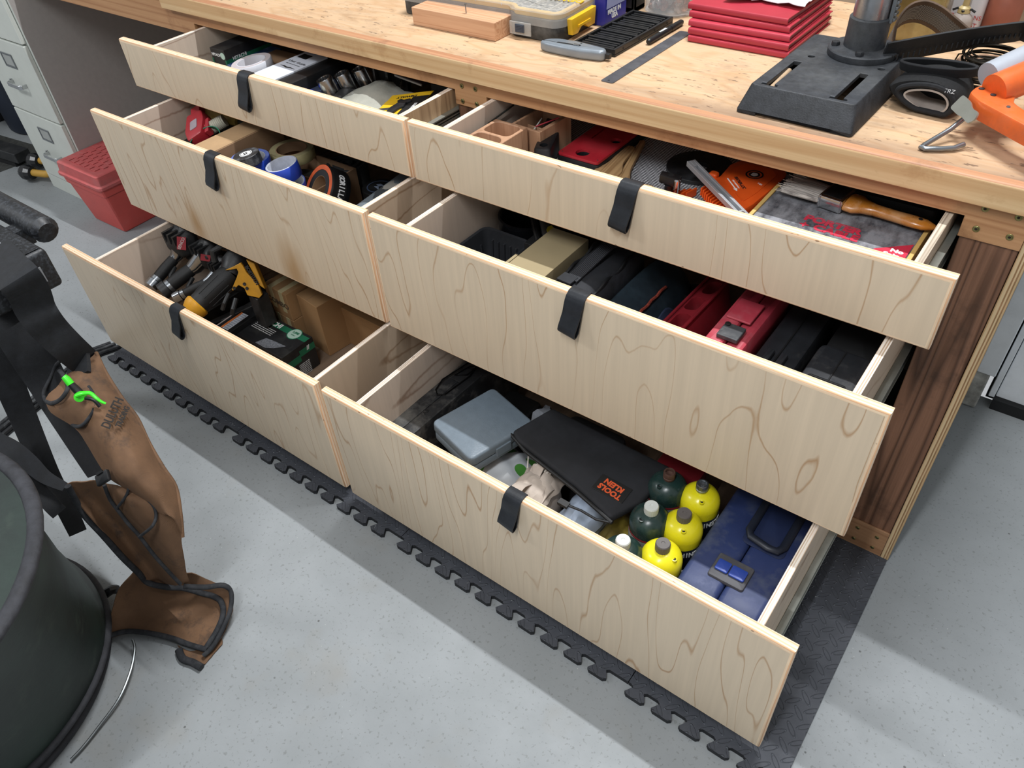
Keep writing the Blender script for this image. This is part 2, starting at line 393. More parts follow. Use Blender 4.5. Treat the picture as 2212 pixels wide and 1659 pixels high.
# rounded nosing
prof=[(-.0003,ZT-.042),(-.0003,ZT)]+[(y,z) for y,z in arc(-.0135,ZT-.0058,.0058,PI/2,PI,5)]+[(-.0193,ZT-.041),(-.0183,ZT-.042)]
b=MB(); b.loops([[(x,y,z) for y,z in prof] for x in (-.001,2.19)]); b.mi=[1 if i in (1,2,3,4) else 0 for i in range(len(b.f))]; b.build('nosing',[pine,nostop],WB,ang=.6)
b=MB(); b.prism([(-.9,.796),(.098,.796),(.1,.829),(1.03,.829),(1.03,.797),(1.117,.797),(1.117,.828),(2.047,.831),(2.047,.796),(2.134,.796),(2.134,.884),(-.9,.884)],0,.038,X=TM(rot=(PI/2,0,0))@TM((0,0,-.038)))
b.build('header_rail',pine2,WB,bev=.001)
b=MB(); b.box(-.9,-.004,-.012,.66,.884,ZT); b.build('side_worktop',pine2,WB,bev=.002)
for x0,x1 in ((.035,.12),(1.032,1.115),(2.05,2.1335)): MB().box(x0,x1,.004,.042,.012,.796).build('post',post,WB,bev=.002)
for x0,x1 in ((.035,.12),(1.032,1.115),(2.05,2.1335)): MB().box(x0,x1,.60,.655,.012,.884).build('rear_post',post,WB,bev=.002)
MB().box(.03,2.1338,-.0005,.004,.012,.0915).add([],[]).build('bottom_rail',gusset,WB,bev=.001)
q=MB().box(2.1345,2.1505,-.0005,.655,.0125,.884); q.mi=[0,0,1,0,0,0]
q.build('side_panel',[mt('grey_ply_face','8d8676',.7,0,.15,8,.2),edgeR],WB)
MB().box(.0,.02,.04,.655,.0125,.884).build('side_panel',side_out,WB)
scr=mt('brass_screw','8f8a5c',.35,.9,.05,30,0); hole=mt('screw_recess','20190f',.8,0,.05,30,0)
def screw(x,z,r_=.0052):
    b=MB(); X=TM((x,-.0003,z),(PI/2,0,0)); b.lathe([(r_,-.0002),(r_,.0008),(r_*.86,.0013),(r_*.55,.0009),(r_*.5,.0012),(.0001,.0012)],16,X=X)
    o=b.build('screw',scr,WB); c=MB().lathe([(r_*.42,.0010),(r_*.42,.0015)],6,X=X).build('screw_drive',hole,o)
for x,z in ((1.0515,.8401),(1.0886,.8405),(1.0502,.8072),(1.0892,.8082),(2.0699,.8499),(2.1152,.8489),(2.0685,.8151),(2.1146,.8154)): screw(x,z)
for x,z in ((2.0719,.0689),(2.1138,.066),(2.0722,.0317),(2.113,.0296)): screw(x,z,.0045)
# ---------------- drawers ----------------
T=.0179
NAMES=dict(L1='shallow plywood drawer at upper left, holding tape roll, sockets and yellow blade card',
R1='shallow plywood drawer at upper right, holding red plate, orange featherboards and paint brush',
L2='middle left plywood drawer with stained veneer knots, full of tape rolls',
R2='middle right plywood drawer holding red tool cases and a black bag',
L3='deep bottom left plywood drawer holding nail guns and cardboard boxes',
R3='deep bottom right plywood drawer holding yellow and green gas cylinders')
def front(x0,x1,z0,z1,mats,par,name='front_panel'):
    R=.0062; b=MB(); LL=[]
    def rc(i,y): return [(x0+i,y,z0+i),(x1-i,y,z0+i),(x1-i,y,z1-i),(x0+i,y,z1-i)]
    LL.append(rc(0,T))
    for k in range(5): a=PI/2*k/4; LL.append(rc(R-R*math.cos(a),R-R*math.sin(a)))
    b.loops(LL); b.mi=[0]*len(b.mi); b.mi[-1]=1
    return b.build(name,[edgeY,mats],par,ang=.9)
def drawer(key,x0,x1,z0,z1,yf,bx0,bx1,facem,strapx,depth=.55,bz1=None,outm=None):
    D=thing('drawer',NAMES[key],'drawer',(0,yf,z0)); H=z1-z0; t=.0125
    front(x0,x1,0,H,facem,D)
    by0=T+.0002; by1=by0+depth; zb=.012; zt=H-.001
    for s,xx in ((0,bx0),(1,bx1-t)):
        q=MB().box(xx,xx+t,by0,by1,zb,zt); q.mi=[2,1,2,1 if s==0 else 0,2,0 if s==0 else 1][:6]
        # face order: bottom, top, y0, x1, y1, x0
        q.mi=[2,1,2,(2 if s==0 else 0),2,(0 if s==0 else 2)]
        mm=[outm or side_out,edgeX if not (key=='R1' and s) else rough_end,side_in]
        if key=='L1' and s: mm[0]=knotty
        q.build('side_panel',mm,D,bev=.0008)
    MB().box(bx0+t+.0002,bx1-t-.0002,by1-t,by1,zb,zt-.004).build('back_panel',side_in,D)
    MB().box(bx0+t+.0002,bx1-t-.0002,by0,by1-t-.0002,zb,zb+.009).build('bottom_panel',botm,D)
    zc=min(H*.42,.12)+.01
    for s,xx in ((0,bx0-.0128),(1,bx1+.0002)):
        b=MB(); b.box(xx,xx+.0126,by0+.01,by1,zc-.0225,zc-.019); b.box(xx,xx+.0126,by0+.01,by1,zc+.019,zc+.0225)
        b.box(xx+(.0 if s else .0105),xx+(.002 if s else .0126),by0+.01,by1,zc-.019,zc+.019)
        b.box(xx+.003,xx+.0096,by0+.012,by1,zc-.013,zc-.010); b.box(xx+.003,xx+.0096,by0+.012,by1,zc+.010,zc+.013)
        b.box(xx+.004,xx+.008,by0+.012,by1,zc-.006,zc+.006)
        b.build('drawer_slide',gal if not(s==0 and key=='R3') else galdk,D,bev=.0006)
    # folded leather pull
    P=[(T+.0025,-.045),(T+.0022,-.01),(T+.0012,.0012),(T*.55,.0024),(.004,.0018),(-.0015,-.0035),(-.005,-.012),(-.0065,-.025),(-.0075,-.04),(-.0125,-.056),(-.0165,-.068),(-.017,-.076),(-.0135,-.082),(-.008,-.082),(-.0035,-.076),(-.0028,-.06),(-.0026,-.03),(-.0022,-.008)]
    R_=[];W_=[]
    for i in range(len(P)-1):
        for k in range(3): R_.append(lerp(P[i],P[i+1],k/3))
    R_.append(P[-1])
    pts=[];ws=[]
    for i,(y,z) in enumerate(R_):
        k=max(0,-z)/.08; sh=-.012*k if y<.002 else 0
        pts.append((strapx+sh,y,H+z)); ws.append((.038,-.004*k,-.002*k))
    b=MB(); b.ribbon(pts,ws,.0026); b.build('leather_pull',leather,D,bev=.0006,ang=.8)
    return D
DL1=drawer('L1',.002,1.039,.700,.8272,-.1734,.135,1.020,face1,.527)
DR1=drawer('R1',1.0475,2.081,.6995,.8277,-.1734,1.128,2.032,face1,1.563)
DL2=drawer('L2',.002,1.035,.4047,.6892,-.3225,.134,1.024,faceL2,.526)
DR2=drawer('R2',1.049,2.0775,.4040,.6892,-.3245,1.140,2.030,face1,1.556)
DL3=drawer('L3',-.0045,1.0325,.0448,.3850,-.549,.140,1.024,faceB,.530)
DR3=drawer('R3',1.0545,2.091,.0442,.3840,-.550,1.144,2.036,faceB,1.567)
# ---------------- things on the worktop ----------------
Z0=ZT+.0003
white=mt('white_ink','e9eaea',.6,0,.02,30,0); blackink=mt('black_ink','141414',.6,0,.02,30,0)
# steel ruler
b=MB(); b.prism(rpoly([(-.0135,0),(.0135,0),(.0135,.308),(-.0135,.308)],.005,3)[:],0,.0012)
o=b.build('steel_ruler',mt('worn_ruler_steel','6d6f76',.42,.75,.2,30,.05,.25),loc=(1.394,.024,Z0),rot=(0,0,-.015)); tag(o,'long grey steel ruler lying across the front of the worktop','ruler')
q=MB().lathe([(.0022,.0012),(.0022,.0014)],12,(0,.008,0)).build('hanging_hole',blk2,o)
# scrap block with nail
t=thing('wood_block','short offcut of pale lumber with a nail standing in it','wood block',(.833,.101,Z0),-.005)
q=MB().box(0,.238,0,.08,0,.038); q.build('block',lumber('douglas_fir_block','cfa380','a9744f',0,16,.2,(20,30,30),.3,amt=.6),t,bev=.0015)
b=MB(); b.lathe([(.0012,0),(.0012,.018),(.0035,.0185),(.0035,.0195),(.0001,.0197)],10,(.143,-.0+.022,.038)); b.build('nail',steel,t)
# organiser case
t=thing('parts_organiser','black and yellow parts organiser case with clear lid and yellow latch','organiser case',(1.0,.13,Z0),.035)
cb=[(-.24,.03),(.07,.03),(.085,.012),(.19,.012),(.205,.03),(.205,.19),(.19,.21),(.06,.21),(.04,.19),(-.24,.19)]
lidc=mt('clear_smoked_plastic','d9d7d2',.15,0,.03,20,.02,.2,'a9a7a2',12,alpha=.34); yel=mt('yellow_plastic','e2b21c',.42,0,.08,20,.1,.2,'8a7c50'); yelr=mt('yellow_rim_plastic','d6ab4a',.45,0,.08,20,.1,.3,'a59a7e')
b=MB(); b.prism(rpoly(cb,.012,3),0,.044,.004); b.build('case_body',blkd,t)
b=MB(); oo=rpoly(inset(cb,.006),.012,3); ii=inset(oo,.008); n_=len(oo)
b.loops([[(x,y,.0444) for x,y in oo],[(x,y,.0555) for x,y in oo],[(x,y,.0575) for x,y in inset(oo,.002)],[(x,y,.0575) for x,y in ii],[(x,y,.0444) for x,y in ii],[(x,y,.0444) for x,y in oo]],cap0=False,cap1=False); b.build('yellow_rim',yelr,t)
fl_=N('sorted_small_parts'); vv=fl_.n('ShaderNodeTexVoronoi',{'Vector':fl_.co((1,1,1)),'Scale':140.}); fl_.set('Base Color',fl_.mix(fl_.rng(vv.outputs['Distance'],.2,.6),'b3aca0','5b5a58')); fl_.set('Roughness',.5); fl_.bump(vv.outputs['Distance'],.6,.002)
q=MB().prism(inset(rpoly(inset(cb,.006),.012,3),.0085),.0445,.0505).build('small_parts',fl_.m,t); q['kind']='stuff'
b=MB(); [b.box(x,x+.0015,.035,.185,.0506,.0560) for x in (-.17,-.10,-.03,.04,.11,.16)]; b.box(-.22,.19,.11,.1115,.0506,.0560); b.build('inner_dividers',mt('divider_plastic','cfc9be',.3,0,.03,20,.02),t)
b=MB(); oo=rpoly(inset(cb,-.003),.013,3)
b.loops([[(x,y,.030) for x,y in oo],[(x,y,.056) for x,y in oo],[(x,y,.0605) for x,y in inset(oo,.004)],[(x,y,.0605) for x,y in inset(oo,.022)],[(x,y,.0575) for x,y in inset(oo,.025)]],cap0=False); b.build('clear_lid',lidc,t)
b=MB(); b.prism(rpoly([(.082,.004),(.136,.004),(.136,.0075),(.082,.0075)],.001,2),.008,.034,.001); lt=b.build('front_latch',lidc,t)
b=MB(); b.box(.098,.12,.0015,.004,.014,.03); [b.box(.1,.118,.0005,.0015,.015+.003*i,.0165+.003*i) for i in range(5)]; b.build('latch_pad',mt('blue_grey_plastic','3d4450',.5,0,.1,30,.1),lt)
b=MB(); b.prism([(.035,.044),(.04,.012),(.06,.010),(.075,.02),(.09,.02),(.105,.010),(.13,.010),(.135,.044)],0,.012,.001,X=TM((.2065,0,0),(PI/2,0,PI/2))); b.box(.2185,.221,.06,.11,.022,.027); b.build('side_latch',yel,t)
text('lid_lettering','DEWALT',.022,yel,t,(.16,.095,.0608),(0,0,PI+.05),sx=1.1,bold=.0006)
# blue carton
t=thing('blue_carton','small blue carton with white lettering behind the organiser case','carton',(1.199,.285,Z0),-.02)
bl=mt('blue_print_card','2b2f8f',.45,0,.06,20,.05)
MB().box(-.0,.03,0,.085,0,.058).build('carton_body',bl,t,bev=.0008)
b=MB(); b.add([(.0305,.004,.034),(.0305,.08,.034),(.0325,.08,.057),(.0325,.004,.057),(.0315,.004,.034),(.0315,.08,.034),(.0335,.08,.057),(.0335,.004,.057)],[(0,1,2,3),(7,6,5,4),(0,4,5,1),(1,5,6,2),(2,6,7,3),(3,7,4,0)])
b.build('white_label_panel',mt('pale_blue_card','aeb6e0',.5,0,.04,20,0),t)
text('carton_lettering','MADE IN\n USA',.013,white,t,(.0304,.036,.020),(PI/2,0,PI/2),bold=.0005,sp=.85)
# black bracket
b=MB(); b.box(0,.05,0,.012,0,.05); b.box(0,.05,.0,.05,0,.012); b.box(.0,.008,.0,.05,.0,.05); b.box(.042,.05,0,.05,0,.05)
o=b.build('black_bracket',blk,bev=.002,loc=(1.19,.388,Z0)); tag(o,'small black plastic bracket behind the blue carton','bracket')
# clear tub of copper caps
t=thing('clear_tub','clear plastic tub full of copper coloured caps','tub',(1.305,.44,Z0))
b=MB(); b.lathe([(.052,0),(.058,.004),(.062,.07),(.064,.072),(.0615,.072),(.0605,.07),(.0565,.006),(.0001,.004)],36); b.build('tub',mt('clear_plastic','d5dadc',.12,0,.02,20,.02,0,alpha=.32),t)
cop=mt('copper_caps','b77a5e',.4,.5,.25,60,.1); capg=mt('pale_caps','b9a9a0',.4,.3,.2,60,.1)
b=MB(); rr=random.Random(3)
for i in range(150):
    a=rr.uniform(0,2*PI); q=.045*math.sqrt(rr.random()); z=.009+.05*rr.random(); X=TM((q*math.cos(a),q*math.sin(a),z),(rr.uniform(0,3),rr.uniform(0,3),0)); b.cur=i%3==0
    b.lathe([(.0001,-.0025),(.0072,-.0025),(.0078,.0025),(.0066,.0025),(.006,-.001),(.0001,-.001)],10,X=X)
q=b.build('copper_caps',[cop,capg],t); q['kind']='stuff'
# slotted black tray
t=thing('slotted_tray','black plastic tray with slotted pockets beside the marker','tray',(1.29,.142,Z0),-.035)
b=MB(); b.box(-.05,.052,0,.225,0,.005)
for x0,x1 in ((-.05,-.044),(.046,.052)): b.box(x0,x1,0,.225,.0051,.015)
for i in range(6):
    y=.0+i*.0438; b.box(-.0439,.0459,y,y+.006,.0051,.0145)
for i in range(5):
    y=.006+i*.0438
    for k in range(3): b.box(-.038,.040,y+.007+k*.0105,y+.0125+k*.0105,.0051,.0128)
b.build('tray_body',blk,t,bev=.001)
b=MB()
for y in (.03,.09,.15,.2): b.lathe([(.0022,0),(.0022,.0004)],12,X=TM((.0521,y,.009),(0,PI/2,0)))
b.build('side_holes',blk2,t)
# marker
t=thing('marker_pen','black marker pen lying between the slotted tray and the ruler','pen',(1.366,.228,Z0+.0065),-.03)
X=TM((0,0,0),(-PI/2,0,0)); b=MB(); b.lathe([(.004,0),(.0058,.003),(.0062,.006),(.0062,.088)],16,X=X); b.build('pen_body',blk,t)
b=MB(); b.lathe([(.0066,.0885),(.0068,.095),(.0062,.135),(.004,.14)],16,X=X); b.build('pen_cap',blk,t)
text('pen_lettering','MARKER',.007,white,t,(.0,.06,.0062),(0,0,PI/2),bold=.0002)
# utility knife
t=thing('utility_knife','grey metal utility knife in front of the slotted tray','knife',(1.185,.098,Z0),.02)
kg=mt('knife_grey_enamel','858d95',.36,.35,.06,30,.08)
out=[(0,.004),(.012,.024),(.03,.033),(.07,.036),(.12,.030),(.145,.026),(.152,.014),(.146,.004),(.10,-.004),(.06,-.004),(.02,-.002)]
b=MB(); b.prism(rpoly(out,.006,3),0,.021,.006,nb=3); b.build('knife_body',kg,t)
b=MB(); b.prism(rpoly([(.04,.006),(.094,.009),(.094,.015),(.04,.012)],.002,2),.0208,.0213); s_=b.build('slider_slot',blk2,t)
MB().box(.078,.092,.0082,.0145,.0213,.0232).build('slider_button',steel,s_,bev=.0008)
MB().lathe([(.0022,.0209),(.0018,.0216),(.0001,.0214)],12,(.088,.024,0)).build('knife_screw',galdk,t)
MB().box(.144,.160,.012,.022,.004,.014).build('tail_clip',blk,t,bev=.001)
# red folders
red=[mt('red_vinyl_%d'%i,c,.42,0,.05,20,.08) for i,c in enumerate(('b0303f','a92c3b','b53747'))]
FO=['lowest','second from the bottom','third from the bottom','fourth from the bottom','topmost']
fo=[(1.427,.283,.000,.0),(1.424,.287,.013,-.01),(1.420,.294,.026,.004),(1.414,.306,.039,-.012),(1.407,.312,.052,-.03)]
for i,(x,y,z,a) in enumerate(fo):
    t=thing('red_folder','red vinyl folder, %s of the stack of five'%FO[i],'folder',(x,y,Z0+z),a,'red vinyl folders stacked on the worktop')
    b=MB(); P=[(.0,.0035),(.0012,.0010),(.004,.0),(.225,.0),(.225,.0022),(.006,.0022),(.0035,.0035),(.0035,.009),(.006,.0104),(.225,.0104),(.225,.0126),(.004,.0126),(.0012,.0116),(.0,.009)]
    b.loops([[(px_,yy,zz) for yy,zz in P] for px_ in (0,.10,.212)]); b.build('cover',red[i%3],t,bev=.0008,ang=.9)
    MB().box(.004,.208,.0065,.222,.0024,.0102).build('pages',mt('folder_paper','b06a70',.8,0,.1,120,.3),t)
# crumpled paper
b=MB(); rows=[]; rr=random.Random(9)
for i in range(12):
    row=[]
    for j in range(15):
        x=j/14; y=i/11
        row.append((x*.155+.006*rr.uniform(-1,1)*(i in(0,11)),y*.15+.03*x*(1-y)+(.006*rr.uniform(-1,1) if i==0 else 0)+.012*math.sin(x*3.4)*(1-y),.003+.012*y+.006*(1+math.sin(x*9+y*5))*(.3+y)+rr.uniform(0,.004)))
    rows.append(row)
b.sheet(rows,.0012); o=b.build('crumpled_paper',mt('white_crumpled_paper','d6d3d8',.7,0,.04,15,.3),loc=(1.468,.345,Z0+.0652),rot=(0,0,-.06),ang=.35); tag(o,'torn crumpled white paper lying on the red folders','paper')
# drill press base
iron=mt('cast_iron_paint','3a3d42',.5,.25,.22,70,.35,.25,'6f6f6c',7); irond=mt('cast_iron_rough','24262a',.6,.1,.3,60,.9,.2,'55565a',10)
t=thing('drill_press_stand','black cast iron drill press base with bolted steel column','drill press stand',(1.7535,.018,Z0),-.02)
b=MB(); lo=rrect(-.099,.099,0,.315,.006,3); up=rrect(-.089,.089,.02,.298,.008,3)
b.loops([[(x,y,0.0) for x,y in lo],[(x,y,.006) for x,y in lo],[(x,y,.041) for x,y in up],[(x,y,.043) for x,y in inset(up,.002)]]); 
b.mi=[1]*len(b.mi); b.mi[-1]=0; o=b.build('base_plate',[iron,irond],t)
cb_=MB(); cb_.loops([[(x,y,-.001) for x,y in rrect(-.089,.089,.010,.305,.004,3)],[(x,y,.035) for x,y in rrect(-.081,.081,.028,.290,.004,3)]])
o=cut(o,cb_)
cb_=MB()
for sx in (-.062,.054): cb_.prism([(sx-.005,.03),(sx-.012,.03),(sx-.012,.038),(sx-.005,.038),(sx-.005,.152),(sx+.009,.152),(sx+.009,.038),(sx+.016,.038),(sx+.016,.03)],.03,.06)
cb_.box(-.064,.064,-.02,.03,-.01,.0055)
for x,y in ((-.05,.185),(.072,.185)): cb_.lathe([(.0062,.03),(.0062,.06)],16,(x,y,0))
o=cut(o,cb_); o.data.polygons.foreach_set('use_smooth',[True]*len(o.data.polygons)); o.data.set_sharp_from_angle(angle=.5)
q=o.modifiers.new('bevel','BEVEL'); q.width=.0012; q.segments=2; q.limit_method='ANGLE'; q.angle_limit=.7
b=MB(); b.lathe([(.058,.043),(.059,.045),(.059,.053),(.057,.055),(.04,.0565),(.0345,.058),(.034,.105),(.032,.107)],48,(.02,.238,0)); b.build('flange_collar',iron,t)
b=MB(); b.lathe([(.030,.107),(.030,.62)],40,(.02,.238,0)); b.build('column',mt('worn_steel_column','a2a4a8',.24,.9,.25,12,.05,.35,'6b5a48',14),t)
for a in (3.5,4.9,.2,1.8):
    b=MB(); b.lathe([(.0075,.0552),(.0075,.0612),(.0066,.0625),(.0001,.063)],6,(.02+.047*math.cos(a),.238+.047*math.sin(a),0)); b.build('hex_bolt',irond,t)
b=MB(); b.box(.051,.0575,.232,.246,.1,.62)
for i in range(56): b.box(.0575,.0615,.232,.246,.104+i*.009,.109+i*.009)
b.build('gear_rack',steel,t,bev=.0006)
# wooden dowel in the slot of the press
b=MB(); b.lathe([(.0045,0),(.0045,.095)],12,X=TM((0,0,0),(-PI/2,0,0))); o=b.build('dowel',mt('dowel_wood','b59a7c',.6,0,.1,40,.1),loc=(1.6925,.052,Z0+.0300),rot=(0.04,0,.01)); tag(o,'pale wooden dowel showing in the left slot of the drill press base','dowel')
# black mesh wrap
mesh=mt('black_mesh_fabric','131416',.85,0,.3,180,.8); bind=mt('black_binding','1b1c1f',.9,0,.2,120,.5)
t=thing('knee_wrap','black mesh knee wrap rolled up beside the drill press base','knee wrap',(1.915,.19,Z0),.12)
def loopx(rx,rz,cx,cz,n=40,fl=.0,sk=0):
    return [(cx+rx*math.cos(a),0,max(.0045,cz+rz*math.sin(a)+fl*math.sin(2*a)+sk*math.cos(a))) for a in [2*PI*i/n for i in range(n+1)]]
X=TM((0,0,0),(0,0,-.2))
b=MB(); LL=[]
for y,k in ((-.034,.93),(-.030,1.0),(.0,1.03),(.04,1.0),(.052,.9)):
    LL.append([(x*k,y,max(.001,.028+(z-.028)*k)) for x,_,z in loopx(.056,.027,0,.028,36,.004,-.004)[:-1]])
for y,k in ((.050,.62),(.0,.66),(-.030,.66),(-.034,.74)):
    LL.append([(x*k+.006,y,max(.004,.024+(z-.028)*k)) for x,_,z in loopx(.056,.027,0,.028,36,.004,-.004)[:-1]])
LL.append(LL[0]); b.loops(LL,X,False,False); b.build('mesh_body',mesh,t,ang=1.2)
b=MB(); b.ribbon([(x*.62+.007,-.012,.024+(z-.028)*.60) for x,y,z in loopx(.056,.027,0,.028,36,.004,-.004)],(0,.046,0),.003,X); b.build('grey_lining',mt('grey_lining','a29890',.9,0,.15,30,.3),t,ang=1.2)
b=MB(); b.tube([(x*.80+.005,-.0345,.026+(z-.028)*.80) for x,y,z in loopx(.056,.027,0,.028,36,.004,-.004)[:-1]],.0045,8,X,closed=True); b.build('edge_binding',bind,t)
b=MB(); b.ribbon([(.058*math.cos(a)-.004,.030*math.sin(a)+.024,.056+.006*math.cos(a+.6)) for a in [i*2*PI/30 for i in range(31)]],(0,-.010,.017),.005,X); b.build('strap_loop',bind,t,bev=.0015,ang=1.2)
text('wrap_lettering','TRZ',.009,mt('grey_ink','a9a9a9',.6,0,.05,30,0),t,(.030,-.044,.046),(PI/2-.7,0,-.1))
# coil of wire
t=None; b=MB(); rr=random.Random(5)
for i in range(34):
    z=.003+i*.0017; r0=.041+.004*math.sin(i*1.1)+.002*rr.uniform(-1,1); ox,oy=.002*rr.uniform(-1,1),.002*rr.uniform(-1,1)
    b.tube([(ox+r0*math.cos(a),oy+r0*math.sin(a),z+.0015*math.sin(a+i)) for a in [2*PI*k/36 for k in range(36)]],.0013,6,closed=True)
b.tube([(-.040,.0,.05),(-.052,.006,.045),(-.056,.01,.03),(-.05,.006,.012),(-.042,0,.006)],.0013,6)
o=b.build('wire_coil',mt('dark_wire','2c2822',.42,.8,.2,60,.1),loc=(1.973,.315,Z0)); tag(o,'coil of dark steel wire behind the orange caulking gun','wire coil')
# curved black rubber belt + woven belt
b=MB(); P=[];W_=[]
for i in range(26):
    k=i/25; x=1.818+.185*k; y=.235+.15*k+.012*math.sin(k*3); z=ZT+.055+.022*k
    P.append((x,y,z)); W_.append((.010,-.014,.044-.006*k))
P+=[(2.012,.375,ZT+.078),(2.018,.36,ZT+.079),(2.02,.34,ZT+.079)]; W_+=[(.008,-.010,.036)]*3
b.ribbon(P,W_,.004)
for i in range(26):
    k=i/25; x=1.825+.17*k; y=.2285+.15*k+.012*math.sin(k*3); b.box(x,x+.0025,y-.0005,y+.0045,ZT+.044+.022*k,ZT+.054+.02*k)
o=b.build('rubber_belt',mt('black_rubber_belt','1e1f21',.7,0,.2,50,.4),bev=.0008,ang=1.); tag(o,'thick black toothed rubber belt arching above the wire coil','belt')
t=thing('woven_belt','grey woven belt with brown leather edging behind the drill press column','belt',(0,0,0))
ctr=[(1.800,.355,ZT+.02),(1.796,.362,ZT+.055),(1.806,.378,ZT+.077),(1.828,.390,ZT+.083),(1.856,.392,ZT+.076),(1.882,.392,ZT+.062),(1.91,.395,ZT+.045)]
P=[tuple(p) for p in sm(ctr,6)]
wb=N('woven_belt_fabric'); v=wb.co((1,1,1)); wv=wb.n('ShaderNodeTexWave',{'Vector':wb.co((1,1,1),(0,0,.8)),'Scale':130.,'Distortion':2.,'Detail':1.},wave_type='BANDS'); wb.set('Base Color',wb.mix(wb.rng(wv.outputs[1],.78,.92),'37373a','b9b9b4')); wb.set('Roughness',.7)
b=MB(); b.ribbon(P,(.012,-.030,.034),.003); b.build('webbing',wb.m,t,ang=1.)
br=mt('brown_leather_edge','5a4636',.75,0,.2,50,.3)
for s_ in (-1,1):
    b=MB(); b.ribbon([(x+.0075*s_,y-.0185*s_,z+.021*s_) for x,y,z in P],(.003,-.008,.009),.004); b.build('leather_edge',br,t,bev=.001,ang=1.)
# goods against the back wall
o=MB().rbox(-.075,.075,-.03,.03,0,.14,.012,.004).build('amber_bottle_pack',mt('amber_film','9b844f',.25,0,.3,9,.15,.4,'cfc391',7),loc=(1.775,.50,Z0)); tag(o,'yellowish film wrapped pack leaning behind the woven belt','pack')
t=thing('white_tube','white plastic bottle with red lettering behind the glue bottle','bottle',(1.871,.575,Z0))
b=MB(); b.rbox(-.035,.035,-.02,.02,0,.11,.014,.004); b.build('bottle_body',mt('white_bottle','c9cad0',.4,0,.04,20,.02),t)
rdi=mt('red_ink','b5343c',.6,0,.05,20,0)
for s_,x in (('LUB',-.024),('ANS',.024)): text('bottle_lettering',s_,.011,rdi,t,(x,-.0203,.034),(PI/2,0,0))
for s_,x in (('A',-.024),('ST',.024)): text('bottle_lettering',s_,.011,rdi,t,(x,-.0203,.020),(PI/2,0,0))
o=MB().rbox(-.02,.02,-.012,.012,0,.12,.008,.003).build('clear_bottle',mt('milky_plastic','b9bab2',.35,0,.04,20,.02),loc=(1.822,.585,Z0)); tag(o,'milky bottle left of the white bottle with red lettering','bottle')
t=thing('glue_bottle','clear glue bottle with yellowish nozzle in front of the white bottle','bottle',(1.876,.528,Z0))
b=MB(); b.lathe([(.019,0),(.0205,.004),(.0205,.035),(.017,.044),(.010,.050)],24); b.build('bottle_body',mt('cloudy_plastic','b5aaa2',.3,0,.05,20,.02,0,trans=.3),t)
b=MB(); b.lathe([(.0115,.050),(.0105,.058),(.006,.062),(.0045,.10)],20); b.build('nozzle',mt('yellowed_nozzle','b3a170',.4,0,.05,20,.02),t)
b=MB(); b.tube([(-.02,0,.052),(-.012,0,.056),(0,-.011,.054),(.012,0,.056),(.02,0,.052)],.0022,8); b.build('cap_leash',blk,t)
t=thing('brown_canister','reddish brown canister with yellow top near the right edge','canister',(1.935,.585,Z0))
b=MB(); b.lathe([(.031,0),(.032,.003),(.032,.078),(.030,.081)],32); b.build('canister_body',mt('reddish_brown_label','8c4f3c',.5,0,.1,20,.05),t)
b=MB(); b.lathe([(.030,.0812),(.031,.084),(.031,.12),(.029,.122)],32); b.build('canister_lid',mt('dull_yellow_plastic','b9a53c',.5,0,.1,20,.05),t)
t=thing('pink_rag','crumpled brown rag under the black rubber belt','rag',(1.955,.40,Z0))
b=MB(); rr=random.Random(2); b.sheet([[(x*.014-.045,y*.012-.03,.004+.018*math.exp(-((x-3.5)**2+(y-2.5)**2)/6)+rr.uniform(0,.004)) for x in range(8)] for y in range(6)],.002); b.build('cloth',mt('brown_rag','9b7a62',.9,0,.15,30,.3),t,ang=1.5)
# caulking gun
org=mt('orange_enamel','e0662a',.38,.1,.08,30,.06,.35,'8a5a44',16)
t=thing('caulking_gun','orange caulking gun with bent steel hook rod at the right end','caulking gun',(1.99,.112,Z0),-.0)
dx,dy=.0,.0
b=MB(); b.prism(rpoly([(-.005,.035),(-.008,.008),(.012,-.018),(.09,-.078),(.15,-.115),(.15,-.07),(.075,-.022),(.055,.0),(.05,.05),(.03,.062),(.008,.055)],.008,3),.034,.062,.003); b.build('gun_frame',org,t)
b=MB(); b.tube([(.022,.02,.066),(.07,.09,.082),(.16,.21,.105)],.024,24); b.build('barrel',org,t)
b=MB(); b.tube([(.005,.045,.076),(.05,.115,.094),(.13,.23,.12)],.0205,20); b.build('grey_cartridge',mt('cartridge_grey','a2a7b0',.4,0,.05,20,.05),t)
for x,y in ((.004,.028),(.024,.012)):
    b=MB(); b.lathe([(.0042,.0622),(.0042,.0632),(.0026,.0634),(.0001,.0630)],16,(x,y,0)); b.build('rivet',irond,t)
b=MB(); b.lathe([(.003,.0622),(.0026,.0636),(.0001,.064)],14,(.052,-.022,0)); b.build('steel_rivet',steel,t)
l_=V(.62,-.78,-.02).normalized(); n_=V(-.66,-.52,.5); n_=(n_-l_*n_.dot(l_)).normalized(); w_=n_.cross(l_)
PX=Matrix((l_,w_,n_)).transposed().to_4x4(); PX.translation=V(-.016,-.003,.046)
b=MB(); b.prism(rpoly([(-.006,-.011),(.020,-.011),(.030,-.009),(.052,-.010),(.058,.0),(.052,.010),(.034,.008),(.022,.013),(-.004,.013)],.005,3),0,.003,X=PX); b.build('catch_plate',gal,t)
b=MB(); b.tube([(.006,.004,.036),(-.012,-.035,.018),(-.034,-.078,.0055),(-.036,-.086,.005),(-.030,-.088,.005),(-.01,-.078,.0052),(.006,-.066,.0055),(.016,-.052,.008)],.0038,12); b.build('hook_rod',mt('rod_steel','8f9499',.28,.85,.1,30,.03),t)
